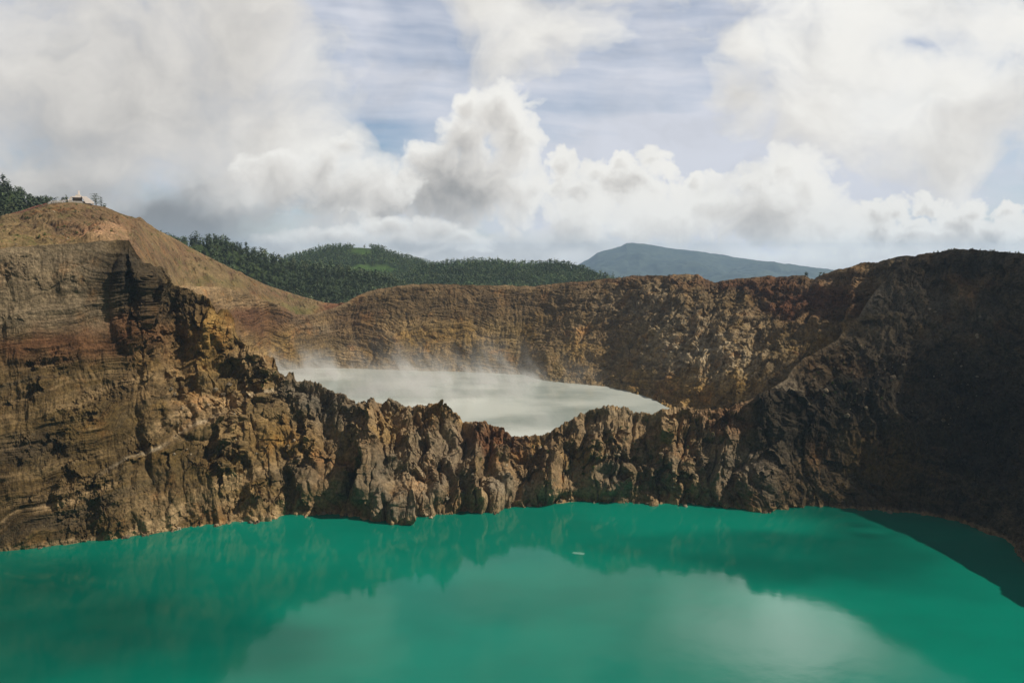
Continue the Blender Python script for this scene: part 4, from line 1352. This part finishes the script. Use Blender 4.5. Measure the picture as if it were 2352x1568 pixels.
def prism(name, outline, y0, y1, mat, parent):
    """solid with an (x, z) outline, from depth y0 to y1"""
    n = len(outline)
    v = [(x_, y0, z_) for x_, z_ in outline] + [(x_, y1, z_) for x_, z_ in outline]
    f = [tuple(range(n)), tuple(range(2 * n - 1, n - 1, -1))] + [(i, i + n, (i + 1) % n + n, (i + 1) % n) for i in range(n)]
    me = mesh_from(name, v, f, [mat])
    import bmesh
    bm = bmesh.new(); bm.from_mesh(me)
    bmesh.ops.recalc_face_normals(bm, faces=bm.faces[:])
    bmesh.ops.bevel(bm, geom=bm.edges[:], offset=0.08, segments=1, affect='EDGES')
    bm.to_mesh(me); bm.free()
    return link(name, me, parent=parent)


def hill_top_at(px):
    j = int(np.argmin(np.abs(a3 - azp(px, 465))))
    return H[-1][j]


def look_frame(px, up=0.0, dr=0.0):
    p = hill_top_at(px).copy()
    rr = math.hypot(p[0], p[1])
    p[0] *= 1 + dr / rr; p[1] *= 1 + dr / rr
    p[2] += up
    return p, -math.atan2(p[0], p[1])


p, rz = look_frame(179, 0.2, -3.0)
mon = bpy.data.objects.new("monument", None)
mon.location = tuple(map(float, p)); mon.rotation_euler = (0, 0, rz)
COL.objects.link(mon)
tag(mon, "white stepped platform with a pillar on top of the bare hill", "monument")
prism("base", [(-9.5, -2.5), (12.5, -2.5), (12.5, 1.0), (-9.5, 1.0)], -2.0, 9.0, M_CONC, mon)
prism("ramp", [(3.7, 6.3), (8.4, 6.3), (15.6, 0.3), (15.6, -1.2), (7.4, -1.2)], -3.2, 3.5, M_WHITE, mon)
prism("roof_slab", [(-5.6, 4.9), (4.5, 4.9), (4.5, 6.1), (-5.6, 6.1)], -2.4, 8.0, M_WHITE, mon)
prism("back_wall", [(-5.0, 1.05), (4.3, 1.05), (4.3, 4.85), (-5.0, 4.85)], 3.5, 7.5, M_CONC, mon)
prism("side_wall", [(-8.4, 1.05), (-5.7, 1.05), (-5.7, 5.6), (-7.0, 5.6), (-8.4, 3.0)], -2.2, 6.0, M_STONE, mon)
prism("wedge", [(-2.6, 6.15), (4.2, 6.15), (2.4, 8.2), (-1.6, 8.0)], -1.0, 4.5, M_STONE, mon)
prism("pillar", [(0.2, 7.8), (2.5, 7.8), (2.2, 12.6), (0.6, 12.6)], 0.2, 2.4, M_WHITE, mon)
prism("parapet", [(-9.6, 1.05), (-8.5, 1.05), (-8.5, 2.6), (-9.6, 2.6)], -2.1, 8.8, M_WHITE, mon)


def railing(px_list, mat, label, post_h, cat="railing", every=1):
    pts = []
    for px in px_list:
        q, _ = look_frame(px, 0.0, -0.8)
        pts.append(q)
    pts = np.array(pts)
    root = bpy.data.objects.new("railing", None)
    root.location = tuple(map(float, pts[len(pts) // 2])); COL.objects.link(root)
    o0 = np.array(root.location)
    tag(root, label, cat)
    for k, hh in enumerate((post_h, post_h * 0.55)):
        v, f = tube([q - o0 + (0, 0, hh) for q in pts], [0.13] * len(pts), 5)
        link("rail", mesh_from("rail", v, f, [mat]), parent=root)
    for q in pts[::every]:
        v, f = tube([(0, 0, -0.6), (0, 0, post_h + 0.1)], [0.16, 0.16], 5)
        link("post", mesh_from("post", v, f, [mat]), q - o0, parent=root)


railing(np.linspace(2, 108, 34), M_RED, "long red railing following the left skyline of the bare hill", 1.7)
railing(np.linspace(111, 156, 16), M_WHITE, "pale railing on the flat hilltop left of the white platform", 2.4)
railing(np.linspace(201, 216, 7), M_WHITE, "short pale railing between the white platform and the leaning tree", 1.5)


def layered_tree(name, loc, h, w, n, seed, lean, label, clumps=26):
    root = bpy.data.objects.new(name, None)
    root.location = tuple(map(float, loc)); COL.objects.link(root)
    tag(root, label, "tree")
    v, f = tube([(0, 0, -1.0), (lean * 0.3, 0, h * 0.4), (lean, 0, h * 0.93)], [0.035 * h, 0.022 * h, 0.006 * h], 6)
    r = np.random.default_rng(seed)
    for k in range(9):
        t = 0.2 + 0.7 * k / 9; a = r.uniform(0, 6.28)
        q0 = np.array((lean * t, 0, h * t)); L = w * 0.42 * math.sin(math.pi * min(1, t + 0.15)) ** 0.5
        lv, lf = tube([q0, q0 + (math.cos(a) * L, math.sin(a) * L, h * 0.03)], [0.009 * h, 0.003 * h], 4)
        f += [tuple(i + len(v) for i in ff) for ff in lf]
        v += lv
    link("trunk", mesh_from("trunk", v, f, [M_BARK]), parent=root)
    q, t = crown_quads(n, h, w, seed, low=0.12, layers=7, size=0.42, clumps=clumps)
    q[..., 0] += lean * q[..., 2] / h
    link("crown", mesh_from("crown", q.reshape(-1, 3), [tuple(range(4 * i, 4 * i + 4)) for i in range(n)], [M_LEAF], None, np.repeat(t, 4)), parent=root)


q, _ = look_frame(221, -0.6, -1.0)
layered_tree("pine_tree", q, 15.0, 13.5, 520, 5, -1.6, "leaning dark tree with layered branches right of the white platform")
q, _ = look_frame(231.5, -0.6, -1.0)
layered_tree("pine_tree", q, 12.0, 5.0, 170, 6, 0.3, "thin sparse tree just right of the leaning layered tree")
q, _ = look_frame(239, -0.3, -0.5)
o = link("shrub", shr[1], q, 0.4, 2.1)
tag(o, "dark round bush below the thin sparse tree on the hill skyline", "shrub")

# tufts and stones on the bare hill
HX, HY = seen(H[..., 0], H[..., 1], H[..., 2])
def hill_spot(px, py):
    k_ = np.argmin((HX - px) ** 2 + (HY - py) ** 2)
    return H.reshape(-1, 3)[k_]
def hill_ok(px, py):
    top = np.interp(px, [q_[0] for q_ in sky3], [q_[1] for q_ in sky3])
    low = np.interp(px, [0, 120, 250, 300, 345, 400, 431, 519, 651, 718], [566, 558, 549, 548, 600, 645, 652, 658, 700, 716])
    return top + 4 < py < low - 2
def hill_scatter(name, meshes, area, n, smin, smax, label, cat, group):
    k_ = 0
    while k_ < n:
        px, py = r_.uniform(area[0], area[2]), r_.uniform(area[1], area[3])
        if not hill_ok(px, py):
            continue
        k_ += 1
        q_ = hill_spot(px, py)
        o_ = link(name, meshes[r_.integers(len(meshes))], (q_[0], q_[1], q_[2] + 0.1), r_.uniform(0, 6.28), smin + (smax - smin) * r_.random() ** 2)
        tag(o_, label, cat, group)
hill_scatter("shrub", shr, (0, 470, 720, 720), 90, 0.5, 1.4, "tiny green shrub dotted on the bare brown hillside", "shrub", "shrubs on the bare hill")
hill_scatter("boulder", bould, (0, 480, 640, 700), 60, 0.4, 1.3, "small pale stone lying on the bare brown hillside", "boulder", "stones on the bare hill")

# ================================================================ steam over the pale lake
def vapour_box(name, az0, az1, r_in, r_out, z0, z1, mat, label, n=24):
    aa = np.linspace(az0, az1, n)
    ring = np.array([(r_in(a) * math.sin(a), r_in(a) * math.cos(a)) for a in aa] + [(r_out(a) * math.sin(a), r_out(a) * math.cos(a)) for a in aa[::-1]])
    m_ = len(ring)
    v = [(x_, y_, z0) for x_, y_ in ring] + [(x_, y_, z1) for x_, y_ in ring]
    f = []
    for k_ in range(n - 1):
        a_, b_, c_, d_ = k_, k_ + 1, m_ - 2 - k_, m_ - 1 - k_
        f += [(d_, c_, b_, a_), (a_ + m_, b_ + m_, c_ + m_, d_ + m_)]
    f += [(i, (i + 1) % m_, (i + 1) % m_ + m_, i + m_) for i in range(m_)]
    me = mesh_from(name, v, f, [mat])
    import bmesh
    bm = bmesh.new(); bm.from_mesh(me); bmesh.ops.recalc_face_normals(bm, faces=bm.faces[:]); bm.to_mesh(me); bm.free()
    o_ = link(name, me)
    tag(o_, label, "steam", kind="stuff")
    return o_


def steam_material():
    m = bpy.data.materials.new("steam")
    m.use_nodes = True
    g = G(m.node_tree)
    g.n.clear()
    pos = g.new('ShaderNodeNewGeometry').outputs['Position']
    x_, y_, z_ = g.sep(pos)
    r2 = g.m('SQRT', g.add(g.mul(x_, x_), g.mul(y_, y_)))
    hgt = g.sub(z_, Z2)
    lean = g.xyz(g.add(x_, g.mul(hgt, 0.5)), y_, g.mul(z_, 0.55))
    n1 = g.noise(lean, 0.042, 5.0, 0.60, 0.4)
    n2 = g.noise(lean, 0.010, 3.0, 0.5)
    wisps = g.step(g.add(n1, g.mul(g.sub(n2, 0.5), 0.9)), 0.54, 0.70)
    fall = g.m('EXPONENT', g.mul(hgt, -0.075))
    azn = g.m('ARCTAN2', x_, y_)
    far = g.step(r2, 900.0, 1090.0, 0.25, 1.0)
    side = g.step(azn, azp(1050), azp(1500), 1.0, 0.05)
    low = g.m('EXPONENT', g.mul(hgt, -0.28))
    dens = g.mul(g.add(g.mul(wisps, fall), g.mul(low, g.step(n2, 0.46, 0.64, 0.06, 0.55))), g.mul(far, side))
    dens = g.mul(dens, 0.066)
    vol = g.new('ShaderNodeVolumePrincipled')
    vol.inputs['Color'].default_value = (0.96, 0.95, 0.93, 1)
    vol.inputs['Anisotropy'].default_value = 0.1
    g.put(vol.inputs['Density'], dens)
    o_ = g.new('ShaderNodeOutputMaterial')
    g.l.new(vol.outputs[0], o_.inputs['Volume'])
    m.cycles.volume_step_rate = 0.06
    return m


M_STEAM = steam_material()
vapour_box("steam", azp(560), azp(1500), lambda a: float(ev(crest1, a)[0]) + 60, lambda a: float(ev(shore2, a)[0]) + 30, Z2 + 0.4, Z2 + 62, M_STEAM, "thin white steam drifting over the pale lake")

# ================================================================ haze
hz = bpy.data.materials.new("haze")
hz.use_nodes = True
g = G(hz.node_tree); g.n.clear()
vol = g.new('ShaderNodeVolumePrincipled')
vol.inputs['Color'].default_value = (0.52, 0.73, 1.0, 1)
vol.inputs['Density'].default_value = 4.4e-5
vol.inputs['Anisotropy'].default_value = 0.15
g.l.new(vol.outputs[0], g.new('ShaderNodeOutputMaterial').inputs['Volume'])
import bmesh
bm = bmesh.new()
bmesh.ops.create_cube(bm, size=1.0)
me = bpy.data.meshes.new("haze"); bm.to_mesh(me); bm.free()
me.materials.append(hz)
o = link("haze", me, (0, 9900, 105))
o.scale = (33000, 20400, 830)
tag(o, "pale air haze over the whole landscape", "haze", kind="stuff")

# ================================================================ broken clouds between the sun and the crater, outside the picture
M_CLOUD = bpy.data.materials.new("cloud")
M_CLOUD.use_nodes = True
g = G(M_CLOUD.node_tree); g.n.clear()
vol = g.new('ShaderNodeVolumePrincipled')
vol.inputs['Color'].default_value = (0.97, 0.97, 0.97, 1)
vol.inputs['Density'].default_value = 0.0075
g.l.new(vol.outputs[0], g.new('ShaderNodeOutputMaterial').inputs['Volume'])


def cloud(target, size, seed, label, dist=1550.0):
    """a cloud whose shade falls around the target"""
    bm = bmesh.new()
    bmesh.ops.create_icosphere(bm, subdivisions=5, radius=1.0)
    V = np.array([v.co[:] for v in bm.verts], np.float32)
    n_ = fbm3(V[:, 0] * 1.5 + seed, V[:, 1] * 1.5, V[:, 2] * 1.5, 4, 0.5)
    V = V * (1 + 0.75 * n_)[:, None] * np.array(size)
    for v, q_ in zip(bm.verts, V):
        v.co = tuple(map(float, q_))
    me_ = bpy.data.meshes.new("cloud"); bm.to_mesh(me_); bm.free()
    me_.materials.append(M_CLOUD)
    o_ = link("cloud", me_, np.array(target) + sun_dir * dist)
    tag(o_, label, "cloud", kind="stuff")


cloud((-300, 400, 0), (150, 95, 45), 8.0, "cloud high on the right whose shade lies on the left water")
cloud((190, 520, 0), (95, 55, 34), 13.0, "small cloud high on the right shading the water before the ridge")
cloud((430, 735, 100), (180, 150, 62), 17.0, "unseen cloud added high on the right to darken the scree wall")  # out-of-view cloud added to keep the right wall in shade

# pale floating scum on the turquoise water
_a, _s = ray_rz(1330, 1270)
_rr = -CAM_H / _s
th = np.linspace(0, 2 * math.pi, 40, endpoint=False)
rad = 1.0 + 0.45 * fbm2(np.cos(th) * 1.7 + 3, np.sin(th) * 1.7, 4)
fv = [(0, 0, 0)] + [(4.2 * math.cos(t_) * k_, 2.0 * math.sin(t_) * k_, 0) for t_, k_ in zip(th, rad)]
fo = link("foam_patch", mesh_from("foam_patch", fv, [(0, i + 1, (i + 1) % 40 + 1) for i in range(40)], [plain_material("pale_scum", (0.10, 0.26, 0.20), 0.8, 0.6)]),
          (_rr * math.sin(_a), _rr * math.cos(_a), 0.03), -0.3)
tag(fo, "small pale patch of scum floating in the middle of the turquoise lake", "foam")
